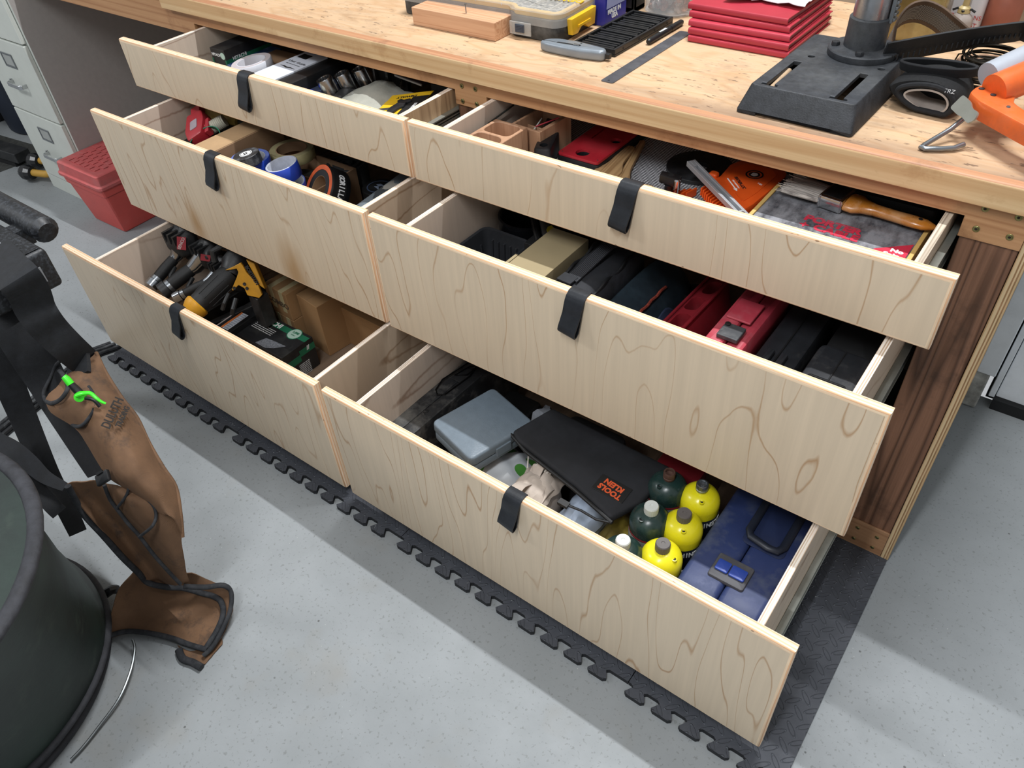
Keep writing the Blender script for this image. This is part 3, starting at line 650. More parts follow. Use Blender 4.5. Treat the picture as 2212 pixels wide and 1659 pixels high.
b=MB(); b.tube([(-.02,.008,.040),(-.008,.014,.043)],.0034,12); b.tube([(-.020,.008,.040),(-.0175,.0092,.0405)],.0048,6); b.build('set_screw',chrome,t)
# ---------------- drawer contents ----------------
def bx(x0,x1,y0,y1,z0,z1,name,mat,label=None,cat=None,bev=.001,group=None,r=0,loc0=True):
    """thing that is a single box-like mesh with its origin at its base"""
    cx,cy=(x0+x1)/2,(y0+y1)/2; b=MB(); b.box(x0-cx,x1-cx,y0-cy,y1-cy,0,z1-z0)
    o=b.build(name,mat,bev=bev,loc=(cx,cy,z0),rot=(0,0,r))
    return tag(o,label,cat,group) if label else o
def part_box(t,name,mat,x0,x1,y0,y1,z0,z1,bev=.001): return MB().box(x0,x1,y0,y1,z0,z1).build(name,mat,t,bev=bev)
Z1,Z2,Z3=.7215,.4263,.0663
card=mt('cardboard','a98a66',.8,0,.08,14,.15,.2,'8d7252',6); cardd=mt('dark_cardboard','8a6c50',.8,0,.08,14,.15); tape_tan=mt('paper_tape','b9ac85',.55,0,.05,20,.05)
green=mt('green_print','1c6b4c',.5,0,.06,20,.05); blkcard=mt('black_print_card','1d1e20',.5,0,.12,12,.05,.3,'55554f',8)
# ===== upper left drawer
o=bx(.190,.232,-.03,.10,Z1,Z1+.030,'dark_case',blkd,'dark flat case under the black and green nail box','case')
t=thing('nail_box','long black and green nail box at the back left of the upper left drawer','box',(.225,.03,Z1+.0305),.03)
MB().box(-.029,.029,-.065,.09,0,.042).build('carton',blkcard,t,bev=.0008)
MB().box(-.0295,-.024,-.0656,.09,.004,.016).build('green_band',green,t); MB().box(.024,.0295,-.0656,.09,.004,.016).build('green_band',green,t)
text('carton_lettering','HITACHI',.010,white,t,(-.006,-.0655,.026),(PI/2,0,0),bold=.0003); text('carton_lettering','HITACHI',.012,white,t,(.0293,-.02,.014),(PI/2,0,PI/2),bold=.0003)
b=MB(); b.lathe([(.009,0),(.009,.0006)],24,X=TM((.019,-.0652,.026),(PI/2,0,0))); b.build('round_badge',mt('pale_green_print','b9d6c8',.5,0,.05,20,0),t)
o=bx(.237,.292,-.035,.12,Z1,Z1+.037,'blue_carton',mt('blue_photo_card','2a4c86',.4,0,.35,30,.05,.5,'9fb4c8',30),'blue printed carton beside the long nail box','carton',r=-.09)
b=MB(); rr=random.Random(4); b.sheet([[(x*.012-.04,y*.014-.03,.012+.014*rr.random()*(0<x<7)*(0<y<4)+.008) for x in range(8)] for y in range(5)],.0015)
o=b.build('clear_packet',mt('clear_packet_film','8f958e',.2,0,.3,40,.2,.6,'2c2f2c',25),loc=(.197,-.075,Z1),ang=.5); tag(o,'crinkled clear packet in the front left corner of the upper left drawer','packet')
o=bx(.30,.44,-.12,.10,Z1,Z1+.042,'brown_carton',cardd,'brown carton under the white tape roll','carton')
def tape_roll(name,label,loc,ro,ri,h,mo,mi,mtop,rot=(0,0,0),group=None,n=44):
    t=thing(name,label,'tape',loc,0,group,rot)
    b=MB(); b.lathe([(ri+.0022,.0004),(ro-.001,.0),(ro,.001),(ro,h-.001),(ro-.001,h),(ri+.0022,h-.0004),(ri+.0022,.0004)],n,cap0=False,cap1=False)
    b.mi=[1 if (k//n) in (0,4) else 0 for k in range(len(b.f))]; b.build('tape_body',[mo,mtop],t,ang=.8)
    b=MB(); b.ring(ri+.002,ri,0.0002,h-.0002,n); b.build('core',mi,t); return t
wt=mt('white_tape','cfd2da',.45,0,.03,30,.03); wt2=mt('white_tape_side','b9b2b4',.5,0,.04,40,.05)
t=tape_roll('white_tape_roll','wide roll of white tape in the upper left drawer',(.387,-.044,Z1+.046),.052,.036,.027,wt,wt,wt2,(.06,-.10,0))
t=thing('black_tool_case','long black case with a grey end under the user guide booklet','case',(.535,.0,Z1),-.02)
b=MB(); b.rbox(-.055,.055,-.125,.12,0,.068,.008,.004); b.build('case_body',blk,t)
part_box(t,'case_end',mt('grey_blue_plastic','59626e',.45,0,.05,30,.05),-.02,.05,-.1285,-.1255,.04,.064)
t=thing('user_guide','white user guide booklet lying on the black case','booklet',(.505,-.03,Z1+.0685),-.03,rot=(.0,.03,-.03))
gm=mt('booklet_paper','cdd2dc',.5,0,.03,20,.02)
MB().box(-.04,.037,-.08,.10,.0,.004).build('pages',gm,t,bev=.0004)
text('booklet_lettering','User Guide',.0135,blackink,t,(.0,.033,.0041),(0,0,0)); text('booklet_small_lettering','safety notes and instructions',.0045,blackink,t,(.0,.019,.0041))
MB().box(-.03,.002,.058,.082,.0041,.0044).build('black_emblem',blackink,t)
b=MB(); b.tube([(-.025,.0,.0045),(-.012,.001,.0045),(0,-.002,.0045),(.012,.001,.0045),(.028,0,.0045)],[.0006,.0022,.0030,.002,.0006],6,flat=.3); b.build('printed_tool_picture',blackink,t)
t=thing('blue_grey_box','blue-grey box with bright blue stripe between the black case and the sockets','box',(.598,-.06,Z1),-.08)
part_box(t,'box_body',mt('slate_plastic','47506a',.45,0,.06,30,.05),-.012,.02,-.075,.11,0,.037); part_box(t,'blue_stripe',mt('bright_blue','1f3fc0',.4,0,.05,30,.03),-.009,.004,-.04,.02,.0371,.0375,0)
sk=mt('socket_chrome','b4b6b8',.22,1,.1,20,.02,.25,'3a3a3a',12)
def socket(loc,rot):
    t=thing('socket','large chrome socket, %s of the three in the row'%('nearest' if loc[1]<.02 else 'middle' if loc[1]<.06 else 'farthest'),'socket',loc,0,'chrome sockets in the upper left drawer',rot)
    b=MB(); b.lathe([(.0,0),(.016,0),(.0205,.002),(.0205,.053),(.0195,.055),(.0155,.055),(.015,.053),(.0145,.022),(.0001,.02)],30); b.build('socket_body',sk,t)
    b=MB()
    for k in range(12): a=k*PI/6; b.box(-.0009,.0009,.0142,.0160,.024,.0552,TM((0,0,0),(0,0,a)))
    b.build('inner_teeth',sk,t)
for i,(x,y) in enumerate(((.634,-.008),(.648,.036),(.664,.080))): socket((x,y,Z1+.010),(.20,-.22,0))
t=thing('grey_plastic_cap','white and grey plastic cap beside the sockets','cap',(.622,-.068,Z1+.026),0,rot=(0,-PI/2+.1,.25))
b=MB(); b.lathe([(.0001,-.022),(.018,-.022),(.02,-.02),(.02,.0),(.0225,.001),(.0225,.012),(.019,.014),(.0001,.0135)],28); b.build('cap_body',mt('grey_cap_plastic','a9aaa4',.45,0,.05,30,.05),t)
b=MB(); b.ribbon([(.0206*math.cos(a),.0206*math.sin(a),-.01) for a in [2*PI*i/30 for i in range(31)]],(0,0,.016),.0006); b.build('paper_label',mt('cream_label','d8d6c6',.6,0,.1,60,0),t)
t=thing('ratchet_head','black ratchet adaptor with steel collars beside the plastic bag','ratchet',(.69,-.02,Z1),.4)
b=MB(); b.rbox(-.03,.03,-.045,.045,.0,.035,.012,.006); b.build('adaptor_body',blkd,t)
b=MB(); b.tube([(-.005,-.085,.03),(.0,-.03,.036)],.011,16); b.build('black_grip',blk,t)
for k in range(2):
    b=MB(); b.tube([(-.012+.02*k,-.102,.028),(-.011+.02*k,-.087,.029)],.0095,18); b.build('steel_collar',chrome,t)
b=MB(); rr=random.Random(11)
b.sheet([[(x*.018-.075,y*.022-.07+.012*math.sin(x*.8),.034+.030*math.sin(PI*min(1,max(0,(x+.5)/9)))*math.sin(PI*(y+1.2)/9)+.006*rr.random()) for x in range(10)] for y in range(8)],.0012)
o=b.build('plastic_bag',mt('cloudy_bag','a7a79d',.25,0,.12,12,.25,.35,'7f8072',8,trans=0),loc=(.782,-.015,Z1),ang=.7); tag(o,'cloudy grey plastic bag beside the yellow blade card','bag')
# blade card
t=thing('blade_card','yellow and black blister card holding dark multitool blades','blade card',(.902,-.06,Z1+.058),0,rot=(.02,-.18,.32))
ycard=mt('yellow_print_card','dfb321',.45,0,.05,20,.03)
MB().box(-.05,.06,-.075,.085,0,.0015).build('card',ycard,t,bev=.0003); MB().box(.018,.0605,-.0755,.06,.0016,.0022).build('black_panel',blackink,t)
MB().box(-.05,-.02,.0,.012,.0016,.0022).build('dark_sticker',mt('dark_grey_ink','3b3b3b',.5,0,.2,90,0),t)
b=MB(); b.prism(rpoly([(-.012,-.03),(.006,-.03),(.012,-.005),(.022,.0),(.018,.022),(.028,.03),(.02,.042),(.006,.036),(-.004,.044),(-.012,.036),(-.004,.024),(-.014,.0)],.003,2),.0022,.007,.001); b.build('blade',mt('dark_blade_steel','3c3e41',.35,.6,.2,30,.05),t)
b=MB(); b.prism(rpoly([(-.03,-.072),(-.004,-.072),(-.004,-.032),(-.03,-.032)],.004,2),.0022,.006,.001); b.build('blade',mt('grey_blade_steel','6b6d70',.35,.6,.3,30,.05),t)
text('card_lettering','DEWALT',.013,blackink,t,(-.002,.066,.0017),(0,0,PI),bold=.0004); text('card_white_lettering','ACCESSORIES',.010,white,t,(.044,-.01,.0024),(0,0,PI/2),bold=.0003)
for k in range(5): text('card_small_lettering','IIIIIIII',.006,blackink,t,(-.034,-.02-.011*k,.0017))
t=thing('dark_plate','dark maroon plate with pale edge at the back of the upper left drawer','plate',(.84,.075,Z1+.072),0,rot=(.12,0,-.15))
part_box(t,'plate_body',mt('maroon_dark','2e2128',.4,0,.1,20,.05),-.05,.05,-.02,.09,0,.006); part_box(t,'pale_edge',mt('pale_edge_plastic','a9a9a9',.4,0,.05,20,0),-.05,.05,-.0225,-.0205,.001,.005,0)
t=thing('black_open_case','open black case at the right end of the upper left drawer','case',(.955,.04,Z1),.05)
b=MB(); b.box(-.05,.048,-.11,.12,0,.045); b.build('case_base',blk2,t,bev=.002); b=MB(); b.box(-.05,.048,.02,.12,.0455,.075); b.build('case_lid',blk2,t,bev=.002)
part_box(t,'grey_catch',mt('grey_catch_plastic','6b6d70',.4,0,.05,20,0),-.04,-.015,-.0,.006,.0456,.05)
t=thing('black_socket_rail','tall black plastic rail behind the sockets','rail',(.735,.10,Z1)); 
part_box(t,'rail_body',blk,-.05,.05,0,.012,0,.078)
for k in range(3): part_box(t,'steel_post',sk,-.055+.045*k,-.047+.045*k,-.012,-.0005,0.03,.08,.0005)
# ===== upper right drawer
ln_=N('woven_liner'); wv=ln_.n('ShaderNodeTexVoronoi',{'Vector':ln_.co((1,1,1)),'Scale':170.,'Randomness':.0}).outputs['Distance']
ln_.set('Base Color',ln_.mix(ln_.rng(wv,.35,.52),'c3c4c8','4c4e52')); ln_.set('Roughness',.7); ln_.bump(wv,.6,.001)
o=MB().box(0,.866,0,.5,0,.0012).build('drawer_liner',ln_.m,loc=(1.1445,-.150,Z1)); tag(o,'grey woven non-slip liner covering the bottom of the upper right drawer','liner')
ZL=Z1+.0018
b=MB(); b.tube([(1.1465,-.145,.784),(1.149,.05,.800)],.002,10); X0=V(1.1465,-.145,.784)
b.v=[tuple(V(*p)-X0) for p in b.v]; o=b.build('steel_rod',galdk,loc=tuple(X0)); tag(o,'thin steel rod along the left side of the upper right drawer','rod')
wal=lumber('routed_wood_block','b58e70','8d654a',2,8,.3,(18,18,18),.3,amt=.5)
t=thing('bit_holder','wooden block with two routed pockets for small bits','block',(1.198,-.084,ZL),-.02)
o=MB().box(-.041,.041,-.072,.060,0,.077).build('block',wal,t)
c=MB(); c.prism(rrect(-.034,.034,.004,.053,.014,5),.035,.09); o=cut(o,c); c=MB(); c.prism(rpoly([(-.034,-.062),(.03,-.066),(.036,-.02),(.022,-.003),(-.034,-.004)],.014,4),.048,.09); o=cut(o,c)
o.data.polygons.foreach_set('use_smooth',[True]*len(o.data.polygons)); o.data.set_sharp_from_angle(angle=.5)
q=o.modifiers.new('bevel','BEVEL'); q.width=.0016; q.segments=2; q.limit_method='ANGLE'; q.angle_limit=.8
for i,(x,y,a) in enumerate(((-.012,-.025,.9),(.0,-.035,.7),(-.006,-.02,.8))):
    d_=V(math.cos(-a),math.sin(-a),0); b=MB(); b.tube([tuple(-d_*.024),tuple(-d_*.006),tuple(-d_*.004),tuple(d_*.02)],[.0026,.0026,.0036,.0036],10)
    o=b.build('driver_bit',chrome,loc=(1.198+x,-.084+y,ZL+.053+.0035*i)); tag(o,('rearmost','nearest','topmost')[i]+' of three chrome bits in the front pocket of the bit holder','bit','chrome bits in the routed pocket')
b=MB(); b.prism([(-.006,-.004),(.006,-.004),(.0,.008)],0,.002); o=b.build('paper_scrap',white,loc=(1.208,-.062,ZL+.040),rot=(1.1,0,.2)); tag(o,'tiny white scrap in the rear pocket of the bit holder','scrap')
t=thing('wooden_tray','small wooden tray behind the bit holder','tray',(1.228,.036,ZL),-.06)
b=MB(); b.box(-.038,.040,-.05,.055,0,.006)
for a_ in ((-.038,.040,-.05,-.044),(-.038,.040,.049,.055),(-.038,-.032,-.044,.049),(.030,.040,-.044,.049)): b.box(*a_,.006,.068)
b.box(-.032,.030,-.004,.0,.006,.05); b.build('tray_body',wal,t,bev=.001)
for pp,cc,nm in (([(-.01,.02,.06),(-.004,-.02,.05),(.0,-.035,.03)],'c9c9c4','white wire'),([(.034,.02,.071),(.010,-.03,.066)],'b33a46','red wire')):
    b=MB(); b.tube(pp,.0014,8); b.v=[tuple(V(*p)-V(*pp[0])) for p in b.v]; o=b.build('wire_piece',mt('wire_'+cc,cc,.5,0,.05,30,0),loc=(1.228+pp[0][0],.036+pp[0][1],ZL+pp[0][2])); tag(o,'short %s end in the small wooden tray'%nm,'wire')
rubk=mt('black_rubber','191b1e',.45,0,.2,40,.15,.3,'4a4c50',9)
t=thing('push_block','black rubber push block standing beside the red plate','push block',(1.268,-.0,ZL),.42)
o=MB().prism(rpoly([(-.018,-.045),(.018,-.045),(.02,.10),(.006,.15),(-.02,.15)],.010,4),0,.048,.005).build('push_block_body',rubk,t)
c=MB(); c.lathe([(.0085,.03),(.0085,.06)],20,(0,-.026,0)); c.lathe([(.008,.03),(.008,.06)],20,(.0,.05,0)); o=cut(o,c); o.data.polygons.foreach_set('use_smooth',[True]*len(o.data.polygons)); o.data.set_sharp_from_angle(angle=.5)
t=thing('router_plate','red topped black router plate with round holes and a slot','plate',(1.343,.0,ZL),0)
pl=MB().prism(rrect(-.050,.050,0,.22,.007,4),0,.020,.003).build('plate_base',rubk,t)
tp=MB().prism(rrect(-.0485,.0485,.0015,.218,.006,4),.0201,.026,.0008).build('red_top',mt('red_painted_plate','b02632',.38,0,.08,30,.05,.2,'7b3a3a',14),t)
for o in (pl,tp):
    c=MB(); c.lathe([(.0150,-.01),(.0150,.04)],28,(-.002,.026,0)); c.lathe([(.0115,-.01),(.0115,.04)],24,(.029,.105,0)); c.prism([(-.024,.09),(-.020,.09),(-.020,.165),(-.014,.165),(-.014,.19),(-.024,.19)],.0201 if o is tp else .01,.04); cut(o,c)
b=MB(); [b.lathe([(.0016,.026),(.0012,.0264),(.0001,.0264)],10,(x,y,0)) for x,y in ((-.042,.01),(.042,.012),(-.042,.1),(.04,.21))]; b.build('corner_screw',galdk,t)
oak=lumber('oak_paddle','c19f72','83603c',1,14,.15,(26,26,26),.3,amt=.75)
def paddle(loc,rot,L_,w,h,nm,lab):
    t=thing('wooden_paddle',lab,'paddle',loc,0,'light wooden paddles in the upper right drawer',rot)
    out=[(-w,-.08),(w*.55,-.08),(w,-.05),(w*.95,-.01),(w*.55,.02),(w*.62,.05),(w*.2,.085),(w*.1,L_),(-w*.5,L_),(-w*.6,.07),(-w,.03)]
    MB().prism(rpoly(out,.016,5),0,h,.003).build('paddle_blade',oak,t); return t
paddle((1.425,-.035,ZL),(0,0,.12),.16,.036,.015,'a','pale wooden paddle on top, nearest the red plate')
paddle((1.465,-.045,ZL),(0,0,.27),.22,.022,.011,'b','darker wooden paddle partly under the paler one')
o=MB().prism(rrect(-.0165,.0165,-.06,.02,.014,5),0,.030,.002).build('wooden_grip_block',[oak],loc=(1.527,-.048,ZL+.0)); tag(o,'rounded block of pale wood just behind the leather pull','block')
t=thing('insert_ring','large flat black disc with a centre hole lying on the liner','ring',(1.555,.125,ZL),0)
b=MB(); b.ring(.066,.017,0,.008,56); b.build('disc',rubk,t)
b=MB(); [b.lathe([(.0028,.0081),(.0028,.0084)],10,(.053*math.cos(a),.053*math.sin(a),0)) for a in [k*PI/4+.3 for k in range(8)]]; b.build('rim_holes',blk2,t)
orp=mt('orange_plastic','e2591e',.38,0,.06,25,.05)
def feather(loc,rot,out,n,a0,a1,fl,fa,lab,zz=.016):
    t=thing('featherboard',lab,'featherboard',loc,0,'orange featherboards in the upper right drawer',rot)
    MB().prism(rpoly(out,.006,3),0,zz,.0015).build('feather_body',orp,t)
    b=MB()
    for k in range(n):
        p=V(*lerp(a0,a1,k/(n-1)),0); d_=V(math.cos(fa),math.sin(fa),0)*fl; b.ribbon([tuple(p+V(0,0,zz/2)),tuple(p+d_+V(0,0,zz/2))],(0,0,zz*.96),.0032)
    b.build('fingers',orp,t,bev=.0004); return t
t=feather((1.66,.02,Z1+.024),(0,0,0),[(-.030,.03),(-.042,.012),(.050,-.070),(.058,-.058),(.064,-.03),(.074,.10),(.05,.125),(-.02,.12),(-.034,.085)],13,(-.034,.004),(.044,-.066),.030,-1.75,'large orange featherboard with maker lettering under the silver bar')
b=MB(); b.prism(rpoly([(-.018,.025),(.045,-.035),(.052,.0),(.058,.085),(.04,.105),(-.01,.10),(-.02,.08)],.006,3),.0161,.0168); b.build('raised_panel',orp,t)
part_box(t,'end_knuckle',orp,.040,.058,-.082,-.066,0,.02,.004); part_box(t,'end_knuckle',orp,-.05,-.032,.018,.036,0,.024,.005)
b=MB(); b.ring(.0165,.0135,.0169,.0172,32,(.022,.068,0)); b.lathe([(.0105,.0169),(.0105,.0172)],24,(.022,.068,0)); b.build('round_emblem',blackink,t)
b=MB(); b.prism(rpoly([(-.006,-.005),(.002,-.008),(.007,-.001),(.004,.006),(-.005,.005)],.002,2),.0173,.0175,X=TM((.022,.068,0))); b.build('emblem_figure',white,t)
text('board_lettering','FEATHER-LOC',.0085,blackink,t,(.012,.026,.0169),(0,0,-.78),bold=.0003,sx=.85); b=MB(); b.prism([(-.026,-.0012),(.014,-.0012),(.014,-.004),(.024,0),(.014,.004),(.014,.0012),(-.026,.0012)],.0169,.0171,X=TM((.004,.012,0),(0,0,-.78))); b.build('printed_arrow',white,t)
text('board_small_lettering','FEED DIRECTION',.0042,white,t,(.008,.018,.0169),(0,0,-.78)); text('board_small_lettering','USA',.006,white,t,(.045,.040,.0169),(0,0,-.5))
t2=feather((1.585,-.045,Z1+.003),(0,0,0),[(-.03,.02),(-.03,.0),(.03,-.04),(.06,-.06),(.075,-.03),(.02,.0),(.0,.04)],5,(-.028,.016),(.004,.045),.028,1.3,'smaller orange featherboard under the black star knob')
MB().box(-.012,.012,-.012,.012,.0162,.030).build('knob_seat',orp,t2,bev=.003)
t=thing('black_star_knob','black wing knob standing on the smaller featherboard','knob',(1.5585,-.014,Z1+.02),0,rot=(.1,.1,.2))
b=MB(); b.lathe([(.009,0),(.008,.012),(.011,.018),(.0001,.018)],18); b.prism(rpoly([(-.020,-.008),(.020,-.011),(.020,.008),(-.020,.009)],.005,3),.018,.036,.003); b.build('knob_body',blk,t)
MB().lathe([(.0055,.0361),(.0055,.0363)],16).build('knob_recess',blk2,t)
t=thing('brass_post','short steel post beside the black wing knob','post',(1.578,-.02,Z1+.0205)); MB().lathe([(.004,0),(.004,.012),(.0065,.013),(.0065,.030),(.004,.032)],14).build('post',chrome,t)
t=thing('mitre_bar','silver aluminium bar with a slot lying across the large featherboard','bar',(1.661,-.027,Z1+.052),0,rot=(0,.07,-.60))
b=MB(); b.box(-.101,.101,-.0088,-.0035,0,.010); b.box(-.101,.101,.0035,.0088,0,.010); b.box(-.101,-.082,-.0034,.0034,0,.010); b.box(.075,.101,-.0034,.0034,0,.010); b.box(-.081,.074,-.0034,.0034,0,.003); b.build('bar_body',mt('aluminium','a9abaf',.45,.55,.05,40,.04),t,bev=.0007)
MB().lathe([(.0042,.0101),(.0035,.0108),(.0001,.011)],18,(.084,0,0)).build('bar_rivet',chrome,t)
t=thing('wooden_bit_case','flat wooden case with yellow wood frame and dusty clear lid with red lettering','case',(1.870,-.045,ZL),.0)
fw=mt('yellow_wood_frame','d2b06a',.5,0,.08,25,.1)
b=MB(); b.box(-.134,.134,-.106,.106,0,.004)
for a_ in ((-.134,.134,-.106,-.100),(-.134,.134,.100,.106),(-.134,-.127,-.1,.1),(.127,.134,-.1,.1)): b.box(*a_,.004,.048)
b.build('wood_frame',fw,t,bev=.0008)
lid=N('dusty_clear_lid'); v=lid.co((1,1,1)); a_=lid.noise(lid.co((30,14,14)),1,6,.7); lid.set('Base Color',lid.mix(lid.rng(a_,.40,.62),'4c4d52','8a8b90')); lid.set('Roughness',lid.rng(a_,.4,.6,.25,.6)); lid.bump(a_,.1,.0005)
b=MB(); b.box(-.1265,.1265,-.0995,.0995,.038,.0455); [b.box(-.12,.12,y,y+.0012,.0456,.0462) for y in (-.085,-.062,.012,.03,.06)]; b.build('clear_lid',lid.m,t)
rd=mt('red_print','c93048',.5,0,.05,30,0)
text('case_lettering','PORTER',.024,rd,t,(-.003,.024,.0458),(0,0,-.02),bold=.0013,sx=1.08); text('case_lettering','CABLE',.024,rd,t,(.010,.002,.0458),(0,0,-.02),bold=.0013,sx=1.05)
b=MB(); b.prism([(-.009,0),(-.0025,.0025),(0,.009),(.0025,.0025),(.009,0),(.0025,-.0025),(0,-.009),(-.0025,-.0025)],.0458,.0462,X=TM((-.043,.002,0))); b.build('star_emblem',rd,t)
MB().prism([(.077,-.012),(.125,.030),(.125,-.012)],.0465,.0469).build('red_corner_label',rd,t)
MB().prism([(.045,-.0995),(.125,-.0995),(.125,-.0118),(.077,-.0118)],.0465,.0469).build('red_corner_label',rd,t)
text('label_lettering','No',.0135,white,t,(.109,-.004,.0472),bold=.0007,sx=1.1); text('label_lettering','Spin',.0135,white,t,(.104,-.018,.0472),bold=.0007,sx=1.1)
t=thing('paint_brush','paint brush with pale bristles and varnished wooden handle','brush',(1.865,.042,ZL+.0475),-.10,rot=(0,.0,-.12))
bm_=N('brush_bristles'); a_=bm_.noise(bm_.co((6,420,420)),1,3,.6); bm_.set('Base Color',bm_.mix(bm_.rng(a_,.35,.65),'6f6a66','c4beb6')); bm_.set('Roughness',.8); bm_.bump(a_,.8,.001)
LL=[]
for k,(x,hw,hh) in enumerate(((-.108,.034,.004),(-.10,.036,.0085),(-.07,.032,.0105),(-.04,.028,.0105),(-.034,.0275,.0105))):
    LL.append([(x+.004*math.sin(j*2.7)*(k<2),hw*math.cos(2*PI*j/40),.011+hh*math.sin(2*PI*j/40)) for j in range(40)])
MB().loops(LL).build('bristles',bm_.m,t,ang=1.2)
rr=random.Random(6); b=MB()
for k in range(60):
    y=rr.uniform(-.033,.033); z=.011+rr.uniform(-.006,.009); b.tube([(-.085,y*.93,z),(-.108-.008*rr.random(),y*1.08,z)],.00045,4)
q=b.build('stray_bristles',mt('pale_bristle','b9b3aa',.8,0,.1,30,0),t); q['kind']='stuff'
MB().prism(rrect(-.040,.004,-.0285,.0285,.004,3),.0,.0235,.004).build('ferrule',chrome,t); part_box(t,'ferrule_plate',mt('dark_ferrule_print','3a3a3a',.3,.8,.3,40,.05),-.034,-.002,-.022,.022,.0236,.0241,0)
for x in (-.036,.0): part_box(t,'ferrule_ridge',chrome,x,x+.0018,-.0290,.0290,.001,.0242,.0004)
hd=mt('varnished_handle','a86a25',.22,0,.25,12,.05,.25,'d9c3a0',18); LL=[]
for x,hw,hh,cy in ((.0045,.027,.0105,0),(.02,.0275,.011,0),(.032,.018,.010,.0),(.05,.0115,.0095,.0),(.08,.0115,.009,.001),(.11,.0145,.0085,.003),(.13,.0135,.0075,.004),(.145,.006,.004,.005),(.148,.001,.001,.005)):
    LL.append([(x,cy+hw*math.cos(2*PI*j/24),.0118+hh*math.sin(2*PI*j/24)) for j in range(24)])
MB().loops(LL).build('wooden_handle',hd,t,ang=1.2); MB().lathe([(.0035,.0203),(.0035,.0206)],14,(.122,.003,0)).build('hanging_hole',blk2,t)
t=thing('black_block_case','black case behind the wooden bit case','case',(1.85,.14,ZL)); b=MB(); b.rbox(-.11,.15,-.06,.12,0,.06,.008,.004); b.build('case_body',blk2,t); part_box(t,'case_step',blk2,-.11,-.02,-.075,-.0605,0,.05)
# ===== middle left drawer
t=thing('open_carton','open cardboard carton holding the tape rolls, its left flap folded out','carton',(0,0,0))
b=MB(); x0,x1,y0,y1=.468,.735,-.298,-.07; zt_=.664
b.box(x0,x1,y0,y1,Z2,Z2+.004)
for a_ in ((x0,x0+.004,y0,y1),(x1-.004,x1,y0,y1),(x0+.004,x1-.004,y1-.004,y1),(x0+.004,x1-.004,y0,y0+.004)): b.box(*a_,Z2+.004,zt_ if a_[0]==x0 else .60)
b.build('carton_walls',cardd,t)
b=MB(); b.box(.392,.4665,y0,y1,.6605,.6645); b.build('left_flap',card,t,bev=.0006)
t['label']='open cardboard carton holding the tape rolls, its left flap folded out'
bt=mt('blue_painter_tape','2345b4',.5,0,.05,40,.05); bts=mt('blue_tape_side','5d70b4',.6,0,.08,40,.05); cg=mt('grey_core','a5a9b0',.6,0,.06,40,.05)
tape_roll('blue_tape_roll','roll of blue masking tape under the small black tape roll',(.530,-.222,.607),.048,.036,.036,bt,cg,bts)
tape_roll('blue_tape_roll','blue tape roll lowest in the pile beneath the black KT roll',(.530,-.222,.56),.048,.036,.0465,bt,cg,bts)
o=None
t=tape_roll('kt_tape_roll','small roll of black tape with white KT disc on top of blue roll','',.1,.05,.01,blk,blk,blk) if 0 else thing('black_tape_roll','small black tape roll with a white round KT sticker, lying on a blue roll','tape',(.558,-.243,.6435),0,rot=(.08,-.12,0))
b=MB(); b.lathe([(.001,.0002),(.031,.0),(.032,.001),(.032,.024),(.031,.025),(.001,.0252)],40); b.build('tape_body',mt('black_textured_tape','26272b',.4,0,.35,50,.7,.4,'8a8d92',30),t)
MB().lathe([(.0155,.0253),(.0155,.0257)],30).build('white_disc',white,t); b=MB(); b.ring(.0135,.0125,.0258,.026,30); b.build('printed_ring',blackink,t); text('disc_lettering','KT',.012,blackink,t,(0,0,.0259),(0,0,2.6),bold=.0005)
tape_roll('blue_tape_roll','upper of the two stacked open blue tape rolls, white core showing',(.639,-.207,.612),.0395,.0345,.036,bt,mt('white_core','c5cad6',.5,0,.1,60,.05),cg,(.10,-.10,0))
tape_roll('blue_tape_roll','lower of the two stacked open blue tape rolls, leaning to the right',(.652,-.214,.572),.0395,.0345,.038,bt,cg,bts,(.05,.10,0))
tape_roll('masking_tape_roll','cream masking tape roll at the back of the cardboard carton',(.552,-.112,.600),.056,.038,.026,mt('cream_tape','aaa075',.6,0,.05,40,.05),cardd,mt('cream_tape_side','8f8663',.7,0,.1,60,.05))
tape_roll('dark_tape_roll','dark grey tape roll leaning between the blue and black rolls',(.592,-.135,.515),.060,.036,.030,mt('dark_grey_tape','3b3a3a',.35,0,.1,40,.05),cardd,mt('dark_grey_tape_side','35332f',.35,0,.2,30,.05),(.25,.5,0))
t=tape_roll('black_duct_tape','wide black duct tape roll with orange label, lying on its side',(.755,-.160,.575),.058,.030,.052,mt('black_duct_tape','141517',.45,0,.15,40,.1),cardd,mt('black_tape_side','1b1b1d',.6,0,.2,40,.1),(.915,0,-.32))
b=MB(); b.lathe([(.0345,-.0004),(.0575,-.0004)],48,cap0=False,cap1=False); 
orl=mt('orange_label','c9582a',.5,0,.12,40,.02)
b=MB(); b.ring(.0572,.046,.0521,.0526,48); b.build('orange_label',orl,t)
b=MB(); b.ring(.0455,.031,.0521,.0525,48); b.build('black_label',blackink,t)
b=MB(); b.ribbon([(.0584*math.cos(a),.0584*math.sin(a),.030) for a in [-.95+i*.11 for i in range(20)]],(0,0,.034),.0006); b.build('black_side_label',blackink,t)
for i,ch in enumerate('GORILLA TAPE'):
    a=1.02-.155*i; c_,s_=math.cos(a),math.sin(a); o=text('tape_lettering',ch,.020,white,t,(0,0,0),bold=.0008,sx=.72)
    M_=Matrix(((s_,0,c_),(-c_,0,s_),(0,-1,0))).to_4x4(); M_.translation=V(.0592*c_,.0592*s_,.026); o.matrix_local=M_
b=MB(); b.lathe([(.030,.012),(.030,.0128),(.0001,.0128)],30); b.build('inner_disc',mt('brown_inner_disc','5b3322',.6,0,.2,30,.05),t)
